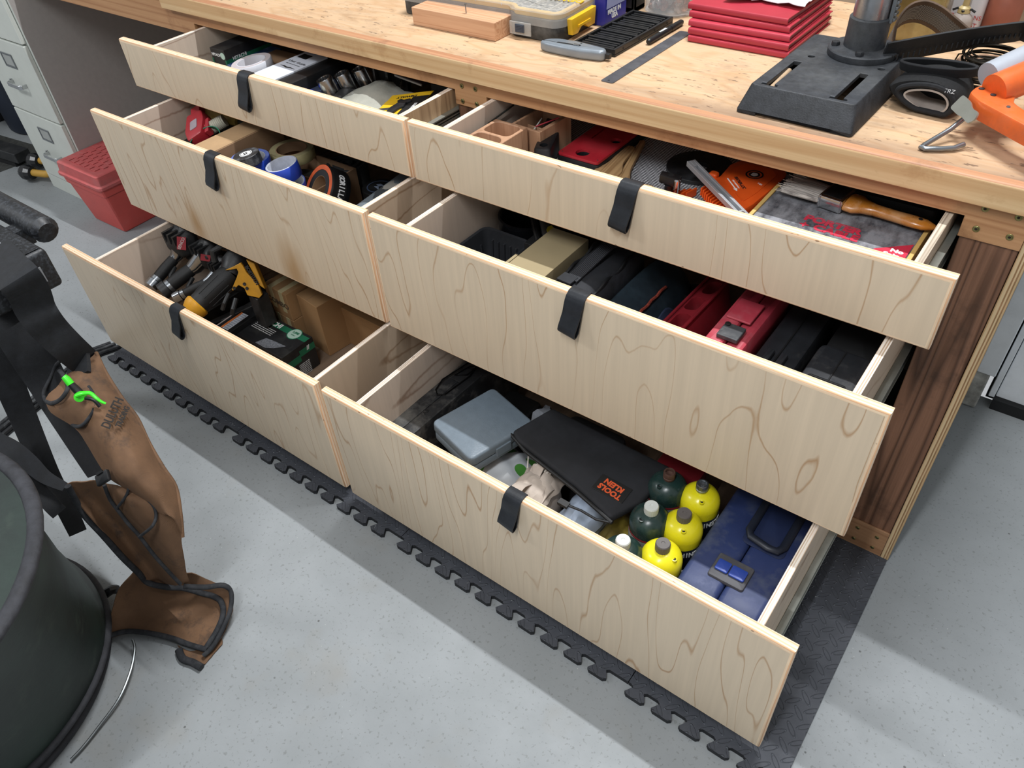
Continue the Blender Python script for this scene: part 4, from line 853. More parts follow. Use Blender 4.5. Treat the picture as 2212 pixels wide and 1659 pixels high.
t=thing('black_roll','dark rubber roll standing on end behind the duct tape','roll',(.672,-.045,Z2)); b=MB(); b.lathe([(.05,0),(.052,.002),(.052,.16),(.05,.163),(.044,.163),(.043,.155),(.037,.155),(.036,.163),(.026,.163),(.025,.15),(.018,.15),(.017,.163),(.010,.163),(.009,.12),(.0001,.12)],36); b.build('roll_body',mt('dark_rubber_roll','2d3032',.6,0,.15,30,.15),t)
t=thing('round_lid_can','black can with a round blue-ringed lid beside the camouflage roll','can',(.795,-.06,Z2)); b=MB(); b.lathe([(.04,0),(.042,.002),(.042,.133),(.04,.135)],36); b.build('can_body',blk2,t); b=MB(); b.ring(.030,.027,.1352,.136,36); b.build('blue_ring',mt('slate_blue','4a5872',.5,0,.1,30,0),t); b=MB(); b.prism([(-.004,.012),(.010,.010),(.0,.0),(.012,-.012),(-.010,-.006),(.0,.0),(-.012,.004)],.1352,.136); b.build('emblem',mt('slate_blue2','7d889c',.5,0,.1,30,0),t)
camo=N('camo_fabric'); a_=camo.noise(camo.co((1,1,1)),16,2,.5); b_=camo.noise(camo.co((1,1,1),(.5,.9,.2)),22,2,.5)
o_=camo.mix(camo.rng(a_,.5,.52),'5e666c','33373a'); o_=camo.mix(camo.rng(b_,.6,.62),o_,'8e8a82'); camo.set('Base Color',o_); camo.set('Roughness',.8)
t=thing('camo_roll','rolled grey camouflage cloth along the right side of the middle left drawer','roll',(.93,-.13,Z2+.142),0,rot=(PI/2,0,.10)); b=MB(); b.lathe([(.02,-.17),(.062,-.165),(.066,-.15),(.066,.16),(.062,.172),(.02,.174)],40); b.build('rolled_cloth',camo.m,t)
t=thing('grey_support_roll','plain grey roll beneath the camouflage cloth','roll',(.93,-.13,Z2+.038),0,rot=(PI/2,0,.02)); b=MB(); b.lathe([(.036,-.15),(.037,.16)],28); b.build('roll_body',mt('dark_grey_roll','3a3d40',.7,0,.1,30,.1),t)
rp=mt('red_tool_plastic','b02a35',.4,0,.06,30,.08,.25,'7a3a3c',16)
t=thing('chalk_reel','red plastic reel dispenser in the left of the middle left drawer','reel',(.243,-.165,.632),0,rot=(.5,.35,-.75))
o=MB().prism(rpoly([(-.045,-.028),(.015,-.034),(.052,-.022),(.050,.026),(.0,.034),(-.036,.026)],.008,3),-.016,.020,.004).build('reel_body',rp,t)
MB().prism(rpoly([(-.01,-.012),(.022,-.012),(.022,.012),(-.01,.012)],.005,3),.0201,.0215).build('reel_window',mt('pale_window','a59aa2',.3,0,.1,40,.05),t); part_box(t,'reel_handle',rp,-.075,-.0455,-.022,.012,-.01,.012,.003); part_box(t,'top_tab',rp,.0,.048,.030,.044,-.008,.012,.002)
b=MB(); b.tube([(-.07,-.02,-.012),(-.09,-.045,-.02),(-.08,-.07,-.02),(-.055,-.06,-.018)],.0025,8); b.build('wire_clip',galdk,t)
t=thing('ribbed_white_roll','small ribbed white plastic roll leaning on the green strap','roll',(.290,-.148,.640),0,rot=(0,1.2,.85)); pr_=[(.0001,-.03),(.0155,-.03)]
for k in range(12): pr_+=[(.0175,-.029+k*.005),(.0155,-.0265+k*.005)]
pr_+=[(.0165,.032),(.0001,.032)]; MB().lathe(pr_,26).build('ribbed_body',mt('ribbed_white','c1beae',.45,0,.05,30,.03),t)
t=thing('green_strap','green webbing strap loop in front of the cardboard flap','strap',(.345,-.205,.600)); b=MB(); b.ribbon([(-.03+.052*math.cos(a),.045*math.sin(a)-.002,.028*math.sin(a)+.018) for a in [PI*1.15-i*.16 for i in range(20)]],(.014,-.010,.014),.002); b.build('webbing',mt('green_webbing','1f7a5c',.6,0,.08,60,.1),t)
o=MB().rbox(-.10,.085,-.07,.06,0,.172,.01,.006).build('tool_pouch',blk2,loc=(.29,-.16,Z2)); tag(o,'dark tool pouch beneath the red reel and green strap','pouch')
t=thing('yellow_handle_tool','tool with a worn yellow handle at the back of the middle left drawer','tool',(.262,-.100,.640),0,rot=(0,PI/2+.02,.10)); b=MB(); b.lathe([(.0001,-.065),(.012,-.064),(.016,-.055),(.0165,-.01),(.015,.02),(.0135,.06),(.0001,.062)],24); b.build('yellow_handle',mt('worn_yellow_plastic','9c8544',.5,0,.15,20,.1,.3,'6c5c36',12),t); b=MB(); b.lathe([(.006,.0622),(.006,.15)],14); b.build('tool_shaft',galdk,t)
o=MB().rbox(-.09,.09,-.05,.04,0,.197,.01,.006).build('storage_box',blk2,loc=(.28,-.045,Z2)); tag(o,'black storage box beneath the yellow handled tool','box')
t=thing('pink_wire','short pink wire standing in the front left of the middle left drawer','wire',(.215,-.235,Z2+.0)); b=MB(); b.tube([(0,0,0.002),(-.002,.004,.1),(.001,-.002,.16),(.006,-.008,.172)],.0014,8); b.build('wire',mt('pink_wire','b0586a',.5,0,.05,30,0),t)
# ===== middle right drawer
gbin=mt('smoke_grey_bin','34363a',.3,0,.1,25,.05,.25,'5a5b5c',10)
t=thing('ribbed_bin','smoke grey ribbed plastic bin at the left of the middle right drawer','bin',(1.228,-.195,Z2+.0))
b=MB(); oo=rrect(-.064,.062,-.10,.10,.018,4); ii=rrect(-.050,.048,-.086,.086,.012,4)
b.loops([[(x,y,.0) for x,y in ii],[(x,y,.150) for x,y in oo],[(x,y,.156) for x,y in inset(oo,-.004)],[(x,y,.158) for x,y in inset(oo,-.002)],[(x,y,.156) for x,y in inset(oo,.003)],[(x,y,.003) for x,y in inset(ii,.003)]]); b.build('bin_body',gbin,t,ang=.8)
b=MB()
for k in range(6): b.box(-.042+.0165*k,-.0385+.0165*k,.080,.0895,.01,.14,TM((0,.0,0),(-.07,0,0)))
for k in range(8): b.box(-.0535,-.047,-.07+.02*k,-.066+.02*k,.01,.13,TM((0,0,0),(0,-.07,0)))
b.build('bin_ribs',gbin,t,bev=.001)
t=thing('black_pan','round black tub behind the ribbed bin','tub',(1.228,-.02,Z2)); MB().lathe([(.05,0),(.062,.004),(.068,.17),(.064,.172),(.060,.168),(.055,.01),(.0001,.008)],40).build('tub_body',mt('gloss_black','101216',.25,0,.1,20,.03),t)
t=thing('small_grinder_guard','silver and yellow tool part lying between the round tub and the cardboard box','tool part',(1.308,-.070,Z2+.19),.0,rot=(.2,.1,-.5))
b=MB(); b.tube([(-.055,.012,0),(-.02,.008,.004),(.02,-.006,.0),(.045,-.016,-.004)],[.006,.010,.010,.005],10,flat=.6); b.build('silver_bar',steel,t); part_box(t,'yellow_tip',mt('olive_yellow','a49426',.4,0,.1,20,.05),.012,.042,-.006,.012,-.006,.006,.002); b=MB(); b.tube([(-.05,-.004,0),(-.01,-.018,-.002),(.03,-.03,-.004)],.007,10); b.build('black_edge',blk,t)
o=bx(1.297,1.345,-.13,.05,Z2,Z2+.178,'dark_box',blk2,'dark box under the silver and yellow tool part','box')
b=MB(); b.box(-.043,.043,-.10,.10,0,.212); b.box(-.050,-.0435,-.10,-.02,.2115,.213)
o=b.build('cardboard_box',mt('pale_cardboard','978868',.75,0,.06,10,.08,.2,'7f7358',5),bev=.0015,loc=(1.391,-.195,Z2),rot=(0,0,.0)); tag(o,'closed tan cardboard box beside the black strapped bag','box')
bag=mt('black_bag_fabric','1f2126',.75,0,.25,22,.4,.4,'3c4250',7)
t=thing('tool_bag','black fabric tool bag with a webbing strap handle behind the leather pull','bag',(1.493,-.155,Z2),.03)
def lump(b,cx,cy,hx,hy,z0,z1,n=28,seed=1,tilt=0,sq=.45,rough=.03):
    rr=random.Random(seed); ph=[rr.uniform(0,6) for _ in range(4)]; LL=[]
    for k,(f_,zz) in enumerate(((.86,0),(.97,.06),(1.,.3),(1.,.7),(.96,.88),(.86,.96),(.60,1.),(.25,1.015))):
        L1=[]
        for i in range(n):
            a=2*PI*i/n; c,s_=math.cos(a),math.sin(a); c=math.copysign(abs(c)**sq,c); s_=math.copysign(abs(s_)**sq,s_)
            q=1+rough*math.sin(3*a+ph[k%4])+rough*.7*math.sin(5*a+ph[(k+1)%4]); x=cx+hx*f_*c*q; y=cy+hy*f_*s_*q
            L1.append((x,y,z0+(z1-z0)*zz+tilt*(x-cx)*(zz>.5)+rough*.25*(z1-z0)*math.sin(a*2+ph[k%4])*(zz>.6)))
        LL.append(L1)
    return b.loops(LL)
b=MB(); lump(b,0,0,.049,.145,0,.208,32,3,-.15,.5,.012); b.build('bag_body',bag,t,ang=1.4,sub=1)
b=MB()
for s_ in (-1,1): b.tube([(s_*.036+.002*math.sin(k),-.135+.27*k/24,.204-.006*s_+.004*math.sin(k*.9)) for k in range(25)],.0032,8)
b.build('bag_piping',mt('black_piping','121316',.6,0,.1,60,.2),t)
web=N('black_webbing'); wv=web.n('ShaderNodeTexWave',{'Vector':web.co((1,1,1),(0,0,.5)),'Scale':95.},wave_type='BANDS',bands_direction='Y').outputs[1]; web.set('Base Color',web.mix(wv,'17181b','35373d')); web.set('Roughness',.7); web.bump(wv,.5,.001)
b=MB(); b.ribbon([(-.012,-.075,.2135),(-.011,-.05,.214),(-.006,-.01,.220),(.000,.04,.228),(.006,.09,.216)],(.026,-.006,0),.003); b.build('strap_handle',web.m,t,ang=1.)
b=MB(); b.box(-.028,.004,-.092,-.066,.2125,.2165,TM((0,0,0),(0,0,-.1))); b.build('stitched_patch',bag,t,bev=.001)
t=thing('soft_blue_bag','dark teal soft case leaning between the black bag and the blue cloth','case',(1.585,-.13,Z2)); b=MB(); lump(b,0,0,.040,.16,0,.150,28,5,-.9,.5,.03); b.build('case_body',mt('dark_teal_fabric','1f2c35',.6,0,.25,12,.3,.3,'39505c',6),t,ang=1.4,sub=1)
b=MB(); b.tube([(.014,-.12+.012*k,.146+.002*math.sin(k*2)) for k in range(16)],.003,6); b.build('red_stitching',mt('dull_red_thread','8a3a2c',.7,0,.3,200,.3),t)
t=thing('blue_cloth','rumpled navy blue cloth beside the dark red case','cloth',(1.655,-.13,Z2)); b=MB(); rr=random.Random(8)
b.sheet([[(-.034+.0105*i,-.15+.028*j,.085+.035*math.sin(i*.9+j*.35)+.018*math.sin(j*1.3+i*.5)-.004*i) for i in range(8)] for j in range(11)],.004); b.build('cloth_body',mt('navy_cloth','2a3550',.8,0,.2,30,.3),t,ang=1.5,sub=1)
t=thing('black_hose','dark pipe piece standing among the tools behind the blue cloth','pipe',(1.63,-.0,Z2)); MB().lathe([(.028,0),(.03,.002),(.03,.10),(.022,.102),(.021,.05),(.0001,.05)],28).build('pipe_body',blk2,t)
dred=mt('dark_red_plastic','7e1f28',.4,0,.1,25,.1,.3,'5a2a2e',10); rose=mt('dusty_red_plastic','ae3a48',.5,0,.08,20,.12,.45,'b0777c',9)
t=thing('moulded_case_half','open dark red moulded case half with rounded tool recesses','case',(1.712,-.155,Z2+.052),0,rot=(0,-.22,-.03))
o=MB().prism(rrect(-.018,.024,-.135,.125,.008,3),0,.125,.003).build('case_shell',dred,t)
c=MB()
for (x0,x1,y0,y1) in ((-.012,.018,-.12,-.07),(-.010,.018,-.055,-.01),(-.012,.016,.005,.05),(-.008,.018,.065,.11)): c.prism(rrect(x0,x1,y0,y1,.010,4),.095,.14)
o=cut(o,c); o.data.polygons.foreach_set('use_smooth',[True]*len(o.data.polygons)); o.data.set_sharp_from_angle(angle=.5)
b=MB(); b.tube([(-.019,-.13,.127),(-.019,.12,.127),(.025,.12,.127),(.025,-.13,.127)],.003,8,closed=True); b.build('case_rim',dred,t)
o=bx(1.692,1.738,-.27,-.04,Z2,Z2+.048,'flat_dark_box',blk2,'flat dark box under the open red case half','box')
t=thing('red_tool_case','closed red plastic tool case standing on edge with a black latch','case',(1.796,-.17,Z2),0)
MB().prism(rrect(-.034,-.0005,-.135,.15,.006,3),0,.212,.006).build('case_half',rose,t); MB().prism(rrect(.0005,.032,-.13,.15,.006,3),0,.206,.006).build('case_half',rose,t)
part_box(t,'raised_rib',rose,-.026,.018,-.012,.05,.2125,.217,.002); part_box(t,'front_boss',rose,-.03,-.008,-.137,-.105,.18,.216,.003)
lt=part_box(t,'black_latch',mt('dusty_latch','3b3d40',.5,0,.15,30,.1,.4,'7a7a78',14),-.017,.020,-.070,-.032,.2127,.2215,.002); MB().lathe([(.005,.2216),(.005,.2236),(.0032,.224)],14,(-.011,-.038,0)).build('latch_knob',blk,lt)
b=MB(); b.tube([(.026,-.088,.205),(.040,-.084,.205)],.0055,12); b.build('hinge_pin',rose,t); text('case_mark','W W',.026,mt('dark_red_ink','8f2f3c',.5,0,.1,20,0),t,(.0327,-.05,.12),(PI/2,0,PI/2))  # side mark lettered in a darker red than the case
blc=mt('dusty_black_case','27292d',.5,0,.15,25,.15,.5,'5c5b58',8)
t=thing('black_latched_case','narrow black case with double rib latch beside the red tool case','case',(1.875,-.155,Z2),0)
MB().prism(rrect(-.037,.034,-.14,.16,.01,4),0,.178,.008).build('case_body',blc,t); b=MB(); b.tube([(-.002,-.13,.179),(-.002,.15,.179)],.0018,6); b.build('seam',blk2,t)
for x in (-.014,.009): b=MB(); b.rbox(x-.006,x+.006,-.085,-.035,.1785,.191,.003,.003); b.build('latch_rib',blc,t)
b=MB(); b.rbox(-.03,.03,-.135,-.085,.1785,.186,.006,.003); b.build('latch_plate',blc,t)
t=thing('black_hard_case','wider black hard case with textured latch pad at the right end of the drawer','case',(1.974,-.165,Z2),0)
MB().prism(rrect(-.048,.038,-.135,.02,.014,4),0,.205,.010).build('case_body',blc,t); MB().prism(rrect(-.044,.034,.0205,.17,.014,4),0,.190,.010).build('case_rear',blk2,t)
b=MB(); b.tube([(-.005,-.12,.2055),(-.005,.01,.2055)],.0014,6); b.build('seam',blk2,t); b=MB(); b.rbox(-.035,.025,-.125,-.075,.2057,.212,.005,.002); lt=b.build('latch_pad',blk,t)
b=MB(); [b.box(-.030,.021,-.121+.004*k,-.1192+.004*k,.2121,.2129) for k in range(11)]; b.build('grip_texture',blk,lt)
t2=thing('black_jug','dark corded tool lying behind the black cases','tool',(1.90,.07,Z2)); MB().prism(rrect(-.09,.1,-.05,.08,.02,4),0,.15,.012).build('tool_body',blk2,t2)
# ===== bottom left drawer
def capsule(p0,p1,r0,r1,n=20): return None
gunk=mt('nailer_black','1a1b1d',.45,0,.25,35,.2,.35,'4a4a49',16); grip=mt('nailer_grip','131416',.55,0,.2,90,.5); polished=mt('polished_alloy','a9adb2',.18,1,.05,30,0)
redl=mt('dull_red_label','8c2630',.45,0,.1,20,.05)
def nailer(name,label,end,neck,body,rg,bsz,lab=None,cap=True):
    e,nk,bd=V(*end),V(*neck),V(*body); d=(nk-e).normalized()
    t=thing(name,label,'nail gun',tuple(e),0,'pneumatic nail guns in the bottom left drawer'); O=lambda p: tuple(Vector(p)-e)
    b=MB(); b.tube([O(e+d*.032),O(e+d*.045),O(lerp(e,nk,.6)),O(nk-d*.01)],[rg*.95,rg,rg*1.05,rg*.95],20); b.build('grip',grip,t)
    b=MB(); b.tube([O(e+d*.024),O(e+d*.034)],rg*1.06,20); b.build('grip_collar',steel,t)
    b=MB(); b.tube([O(e),O(e+d*.002),O(e+d*.022),O(e+d*.024)],[rg*.9,rg*1.25,rg*1.25,rg*1.05],14); b.build('end_cap',polished if cap else gunk,t)
    b=MB(); b.tube([O(nk-d*.012),O(nk+d*.004),O(lerp(nk,bd,.5)),O(lerp(nk,bd,.9))],[rg*.9,rg*1.15,rg*1.3,rg*1.6],18); b.build('alloy_neck',polished,t)
    b=MB(); sx,sy,sz=bsz; c=O(bd)
    LL=[]
    for k,(f_,z) in enumerate(((.55,-1),(.85,-.9),(1,-.5),(1.02,0),(1,.35),(.92,.6),(.80,.80),(.55,.95),(.2,1.))):
        LL.append([(c[0]+sx*f_*math.copysign(abs(math.cos(a))**.45,math.cos(a))*(1+.05*math.sin(5*a+k)),c[1]+sy*f_*math.copysign(abs(math.sin(a))**.6,math.sin(a)),c[2]+sz*z+.25*sz*math.sin(a)*(z>.2)) for a in [2*PI*i/24 for i in range(24)]])
    for q_ in (-.5,0,.5): b.box(c[0]+sx*q_-.004,c[0]+sx*q_+.004,c[1]-sy*1.02,c[1]+sy*.7,c[2]+sz*.2,c[2]+sz*1.0)
    b.tube([(c[0]-sx*.9,c[1],c[2]+sz*.1),(c[0]-sx*1.12,c[1]-.002,c[2]+sz*.1)],sz*.55,12)
    b.loops(LL); b.build('motor_housing',gunk,t,ang=1.)
    b=MB()
    for k in range(4): a=.7+k*1.57; b.lathe([(.004,0),(.004,.004),(.0025,.005)],8,(c[0]+sx*.72*math.cos(a),c[1]+sy*.72*math.sin(a),c[2]+sz*.72))
    b.build('housing_screws',galdk,t)
    b=MB(); b.tube([O(nk+V(.012,-.02,-.02)),O(nk+V(.02,-.045,-.03)),O(nk+V(.026,-.06,-.055))],.006,8); b.build('trigger',gunk,t)
    b=MB(); b.tube([O(bd+V(.02,.0,-.03)),O(bd+V(.04,.09,-.10)),],.024,12); b.build('nose',gunk,t)
    b=MB(); p_,q_=e+V(.06,.03,-.11),bd+V(.06,.08,-.14); b.ribbon([O(p_),O(q_)],(0,.0,.05),.022); b.build('magazine',gunk,t,bev=.002)
    return t,c
def lab(t,c,dx,dy,dz,w_,h_,rot,txt=None):
    MB().box(-w_,w_,-.0012,.0012,-h_,h_).build('red_plate',redl,t,loc=(c[0]+dx,c[1]+dy,c[2]+dz),rot=rot)
    if txt:
        o=text('plate_lettering',txt,.011,mt('pale_ink','b7a7a5',.5,0,.05,20,0),t,(0,0,0),bold=.0003); o.matrix_local=TM((c[0]+dx,c[1]+dy,c[2]+dz),rot)@TM((0,-.0014,0),(PI/2,-1.2,0))
t,c=nailer('nail_gun','leftmost black nail gun, with a lettered red plate on its housing',(.204,-.451,.268),(.206,-.348,.312),(.214,-.318,.352),.0160,(.046,.034,.036)); lab(t,c,.040,-.022,.016,.012,.018,(-.35,.25,.75),'SENCO')
t,c=nailer('nail_gun','second black nail gun from the left, with a wide ringed end cap',(.250,-.447,.264),(.279,-.345,.300),(.298,-.305,.330),.0195,(.040,.030,.034),cap=False); lab(t,c,.033,-.022,.010,.013,.009,(-.35,.3,.7))
t,c=nailer('nail_gun','third black nail gun from the left, slimmer, with a bright gap in its collar',(.305,-.444,.262),(.362,-.358,.292),(.376,-.318,.312),.0130,(.026,.026,.030),cap=True)
oc=mt('ochre_enamel','c18a1e',.4,0,.1,20,.06,.3,'5e4c28',18)
g0=V(.408,-.452,.272); g1=V(.433,-.325,.325); d_=(g1-g0).normalized()
t=thing('framing_nailer','black and ochre yellow nail gun with lettering on its side plate','nail gun',tuple(g0),0,'pneumatic nail guns in the bottom left drawer'); Q=lambda k: tuple((g1-g0)*k)
b=MB(); b.tube([Q(.08),Q(.2),Q(.85),Q(1.)],[.027,.030,.032,.028],28); b.build('barrel_grip',grip,t)
b=MB(); e1=d_.cross(V(0,0,1)).normalized(); e2=e1.cross(d_)
for k in range(10): a=k*.63; o_=e1*math.cos(a)*.0315+e2*math.sin(a)*.0315; b.tube([tuple(V(*Q(.3))+o_*.97),tuple(V(*Q(.8))+o_*1.01)],.0013,6)
b.build('grip_ribs',gunk,t)
b=MB(); b.tube([Q(-.10),Q(-.06),Q(.05),Q(.13),Q(.16)],[.014,.026,.033,.034,.030],28); b.build('yellow_end_cap',oc,t)
b=MB(); b.tube([Q(-.16),Q(-.09)],[.018,.024],24); b.build('black_end_ring',gunk,t)
b=MB(); b.tube([Q(.98),(.020,.150,.068),(.012,.185,.078),(.010,.19,.079)],[.026,.036,.034,.02],18); b.build('motor_housing',gunk,t)
b=MB(); b.tube([(-.012,.115,.085),(-.016,.12,.112),(-.008,.15,.118),(.0,.165,.10)],.009,10); b.build('hanging_hook',gunk,t)
PLn=V(.6109,-.6855,.3961)
def slab(pts,th,nm,mat_,lift=0,bv=.0015):
    c0=[Vector(p)-g0+PLn*lift for p in pts]; b=MB(); b.loops([[tuple(p-PLn*th) for p in c0],[tuple(p) for p in c0]]); return b.build(nm,mat_,t,bev=bv)
slab([(.4466,-.3454,.351),(.4614,-.3285,.3575),(.4759,-.3107,.3659),(.4811,-.3102,.3588),(.4907,-.3118,.3413),(.5171,-.3064,.3098),(.53,-.311,.282),(.5251,-.3199,.2742),(.4998,-.3369,.2839),(.4916,-.3336,.3021),(.4787,-.3397,.3114),(.4688,-.3558,.2988),(.4657,-.3565,.3025),(.4722,-.3352,.3292),(.4744,-.3252,.3431),(.4698,-.3241,.3521),(.4583,-.3351,.3509)],.010,'yellow_side_plate',oc)
slab([(.4848,-.299,.3724),(.5038,-.2888,.3609),(.5344,-.3005,.2935),(.5217,-.3054,.3045)],.028,'yellow_magazine',oc,-.002,.003)
x_=(V(.5171,-.3064,.3098)-V(.4889,-.3052,.3556)).normalized(); y_=PLn.cross(x_); M_=Matrix((x_,y_,PLn)).transposed().to_4x4(); M_.translation=(V(.5171,-.3064,.3098)+V(.4889,-.3052,.3556))/2-g0+PLn*.0008
o=text('plate_lettering','BOSTITCH',.0125,blackink,t,(0,0,0),bold=.0008,sx=.95); o.matrix_local=M_
for p in ((.4907,-.3282,.3129),(.4972,-.329,.3014),(.4712,-.35,.3052)):
    X=M_.copy(); X.translation=V(*p)-g0; b=MB(); b.lathe([(.0045,-.001),(.0045,.0022),(.0025,.0024),(.0001,.0012)],16,X=X); b.build('plate_bolt',gunk,t)
b=MB(); b.tube([(.055,.085,.022),(.062,.060,.008),(.055,.052,-.010)],.006,10); b.tube([(.075,.09,.010),(.085,.066,-.006),(.080,.062,-.022)],.007,10); b.build('trigger',gunk,t)
b=MB(); b.box(.075,.115,.125,.165,-.10,.0); b.build('nose_block',gunk,t,bev=.004)
# label box, staple carton
t=thing('warning_label_case','black case with orange and white warning label between nail gun and nail carton','case',(.425,-.33,Z3),.05)
part_box(t,'case_body',blk,-.03,.034,-.10,.13,0,.118,.002)
part_box(t,'pale_strip',mt('pale_strip_plastic','a79b98',.4,0,.05,30,0),-.026,-.022,-.08,.02,.1182,.1188,0)
q=part_box(t,'warning_label',mt('white_label','c3c8d2',.4,0,.03,20,0),-.010,.020,-.072,.004,.1182,.1188,0); MB().box(-.0095,-.002,-.072,.004,.1188,.1192).build('orange_header',mt('orange_label_print','d2753a',.4,0,.05,30,0),q)
b=MB()
for k in range(5):
    for j in range(9): b.box(.001+k*.0036,.0026+k*.0036,-.069+j*.008,-.0635+j*.008,.1188,.119)
b.build('label_print',mt('small_print','55606e',.5,0,.05,20,0),q)
t=thing('nail_carton','black nail carton with green band and white lettering in the bottom left drawer','carton',(.548,-.330,Z3),0)
MB().box(-.105,.105,-.056,.053,0,.100).build('carton',blkcard,t,bev=.0012)
MB().box(-.100,.10505,.024,.044,.1001,.1005).build('green_band',green,t); MB().box(.1051,.1055,-.050,.0,.050,.072).build('green_band',green,t)
MB().box(.1051,.1055,.0,.053,.064,.084).build('green_band',green,t)
text('carton_lettering','HITACHI',.0235,white,t,(-.047,.034,.1006),(0,0,0),bold=.0008,sx=1.0)
b=MB(); b.lathe([(.0225,.1006),(.0225,.1010)],36,(.055,.033,0)); b.build('green_badge_ring',green,t); b=MB(); b.lathe([(.0200,.1011),(.0200,.1015)],36,(.055,.033,0)); b.build('round_badge',mt('pale_green_badge','a9c6b6',.5,0,.05,20,0),t)
text('badge_lettering','1,000',.011,green,t,(.055,.038,.1016),(0,0,.0),bold=.0004); text('badge_small_lettering','NAILS',.006,green,t,(.055,.027,.1016))
for k in range(4): text('carton_small_lettering','full round head framing nails for pneumatic tools',.0042,white,t,(-.04,.012-.0065*k,.1003))
b=MB(); b.prism(rpoly([(-.012,-.052),(.030,-.052),(.052,-.040),(.075,-.016),(.035,-.018),(.0,-.022)],.002,2),.1001,.1004); b.build('printed_nails',mt('silver_print','8c9097',.4,.3,.35,200,.1),t)
for k in range(9): text('side_small_lettering','0123456789 steel nails',.004,white,t,(.1056,.005,.040-.0055*k),(PI/2,0,PI/2))
text('side_mark','//',.018,white,t,(.1056,.030,.078),(PI/2,0,PI/2),bold=.0006)
kb=mt('kraft_carton','9a7750',.8,0,.06,12,.1,.15,'7d5f3e',6)
t=thing('kraft_carton','tall plain brown carton behind the nail carton, nearest of the brown ones','carton',(.607,-.190,Z3),-.12)
part_box(t,'carton',kb,-.047,.05,-.042,.05,0,.175,.0015); part_box(t,'centre_seam',cardd,-.002,.0,-.041,.05,.1751,.1753,0)
for k,(zz,nm) in enumerate(((0,'lower'),(.0925,'upper'))):
    t=thing('labelled_carton','%s of two brown cartons with pale paper tape and black letters'%nm,'carton',(.497,-.205,Z3+zz),-.06,'two stacked brown cartons in the bottom left drawer')
    part_box(t,'carton',kb,-.052,.050,-.045,.06,0,.091,.0015)
    for x in (-.022,.024): part_box(t,'paper_tape',tape_tan,x-.009,x+.009,-.0454,.0604,.02,.0914,.0004)
    text('carton_lettering','COMBO',.024,mt('faded_black_ink','5a4c3c',.7,0,.1,60,0),t,(.0,-.0458,.045),(PI/2,0,0),bold=.0006,sx=1.1)
t=thing('long_kraft_carton','long low brown carton in the back right corner of the bottom left drawer','carton',(.765,-.125,Z3),-.02)
part_box(t,'carton',kb,-.105,.10,-.04,.05,0,.13,.0015); part_box(t,'lid_edge',kb,-.107,.102,-.042,.052,.105,.132,.001)
part_box(t,'black_corner_clip',blk,.075,.10,-.044,-.0405,.11,.136,.001)
o=bx(.87,.99,-.18,-.02,Z3,Z3+.10,'back_carton',cardd,'dark brown carton against the right side of the bottom left drawer','carton')
# ===== bottom right drawer
t=thing('black_wire_latch_case','dusty black case with a wire latch along the left of the bottom right drawer','case',(1.190,-.30,Z3),-.03)
MB().prism(rrect(-.032,.003,-.21,.20,.004,3),0,.205,.003).build('case_half',blkd,t); MB().prism(rrect(.0035,.036,-.21,.20,.004,3),0,.205,.003).build('case_half',blkd,t)
b=MB(); P=[(-.018,-.03,.208),(-.024,.0,.214),(-.012,.09,.214),(.006,.10,.212),(.016,.05,.208),(.010,-.03,.208),(-.004,-.04,.207)]; b.tube(P,.0018,8,closed=True); b.tube([(-.012,.03,.212),(.012,.045,.214),(.016,.085,.214),(-.004,.075,.212)],.0016,8,closed=True); b.build('wire_latch',mt('black_wire','1b1b1c',.35,.7,.1,30,.05),t); part_box(t,'latch_plate',blkd,-.014,.014,.02,.07,.2055,.209,.001)
text('case_mark','AB',.014,blackink,t,(.012,-.095,.2058),(0,0,PI/2))
o=MB().rbox(-.045,.05,-.20,.16,0,.10,.012,.008).build('dark_case',blk2,loc=(1.285,-.30,Z3)); tag(o,'low black case in the shade under the grey case','case')
gcs=mt('grey_textured_plastic','6a7680',.42,0,.05,60,.5)
t=thing('grey_case','textured blue-grey plastic case resting tilted on the bags','case',(1.350,-.378,Z3+.197),-.24,rot=(-.02,.03,-.25))
MB().prism(rrect(-.070,.070,-.083,.083,.013,4),.0,.0215,.004).build('case_base',gcs,t); MB().prism(rrect(-.071,.071,-.084,.084,.013,4),.0222,.049,.006,nb=3).build('case_lid',gcs,t); part_box(t,'front_catch',gcs,.066,.074,-.02,.02,.012,.036,.002)
t=thing('grey_leaf_bag','white plastic bag printed with green leaves under the grey case','bag',(1.405,-.40,Z3))
lf=N('leaf_print_plastic'); v=lf.co((1,1.3,1)); vv=lf.n('ShaderNodeTexVoronoi',{'Vector':v,'Scale':17.,'Randomness':.8}).outputs['Distance']; lf.set('Base Color',lf.mix(lf.rng(vv,.30,.32,1,0),'c4c9ce','4f8f3e')); lf.set('Roughness',.35)
def crum(nx,ny,sx,sy,z0,h,seed,am,fr=1.,dome=1):
    rr=random.Random(seed); p=[rr.uniform(0,6) for _ in range(6)]
    return [[(sx*(i/(nx-1)-.5)+am*.5*math.sin(j*1.7+p[0]),sy*(j/(ny-1)-.5)+am*.5*math.sin(i*1.9+p[1]),z0+h*(math.sin(PI*min(1,max(0,i/(nx-1))))**.5*math.sin(PI*min(1,max(0,j/(ny-1))))**.5)*dome+am*math.sin(i*fr*1.3+j*.7*fr+p[2])*math.cos(j*fr*1.1-i*.5+p[3])+am*.4*rr.uniform(-1,1)) for i in range(nx)] for j in range(ny)]
b=MB(); b.sheet(crum(16,16,.17,.20,.09,.075,3,.007),.0015); b.build('bag_body',lf.m,t,ang=1.,sub=1)
b=MB(); b.sheet([[(x*.02-.09,-.11+y*.02,.004+.09*math.sin(PI*(y)/11)) for x in range(10)] for y in range(12)],.002); b.build('bag_underside',lf.m,t,ang=1.)
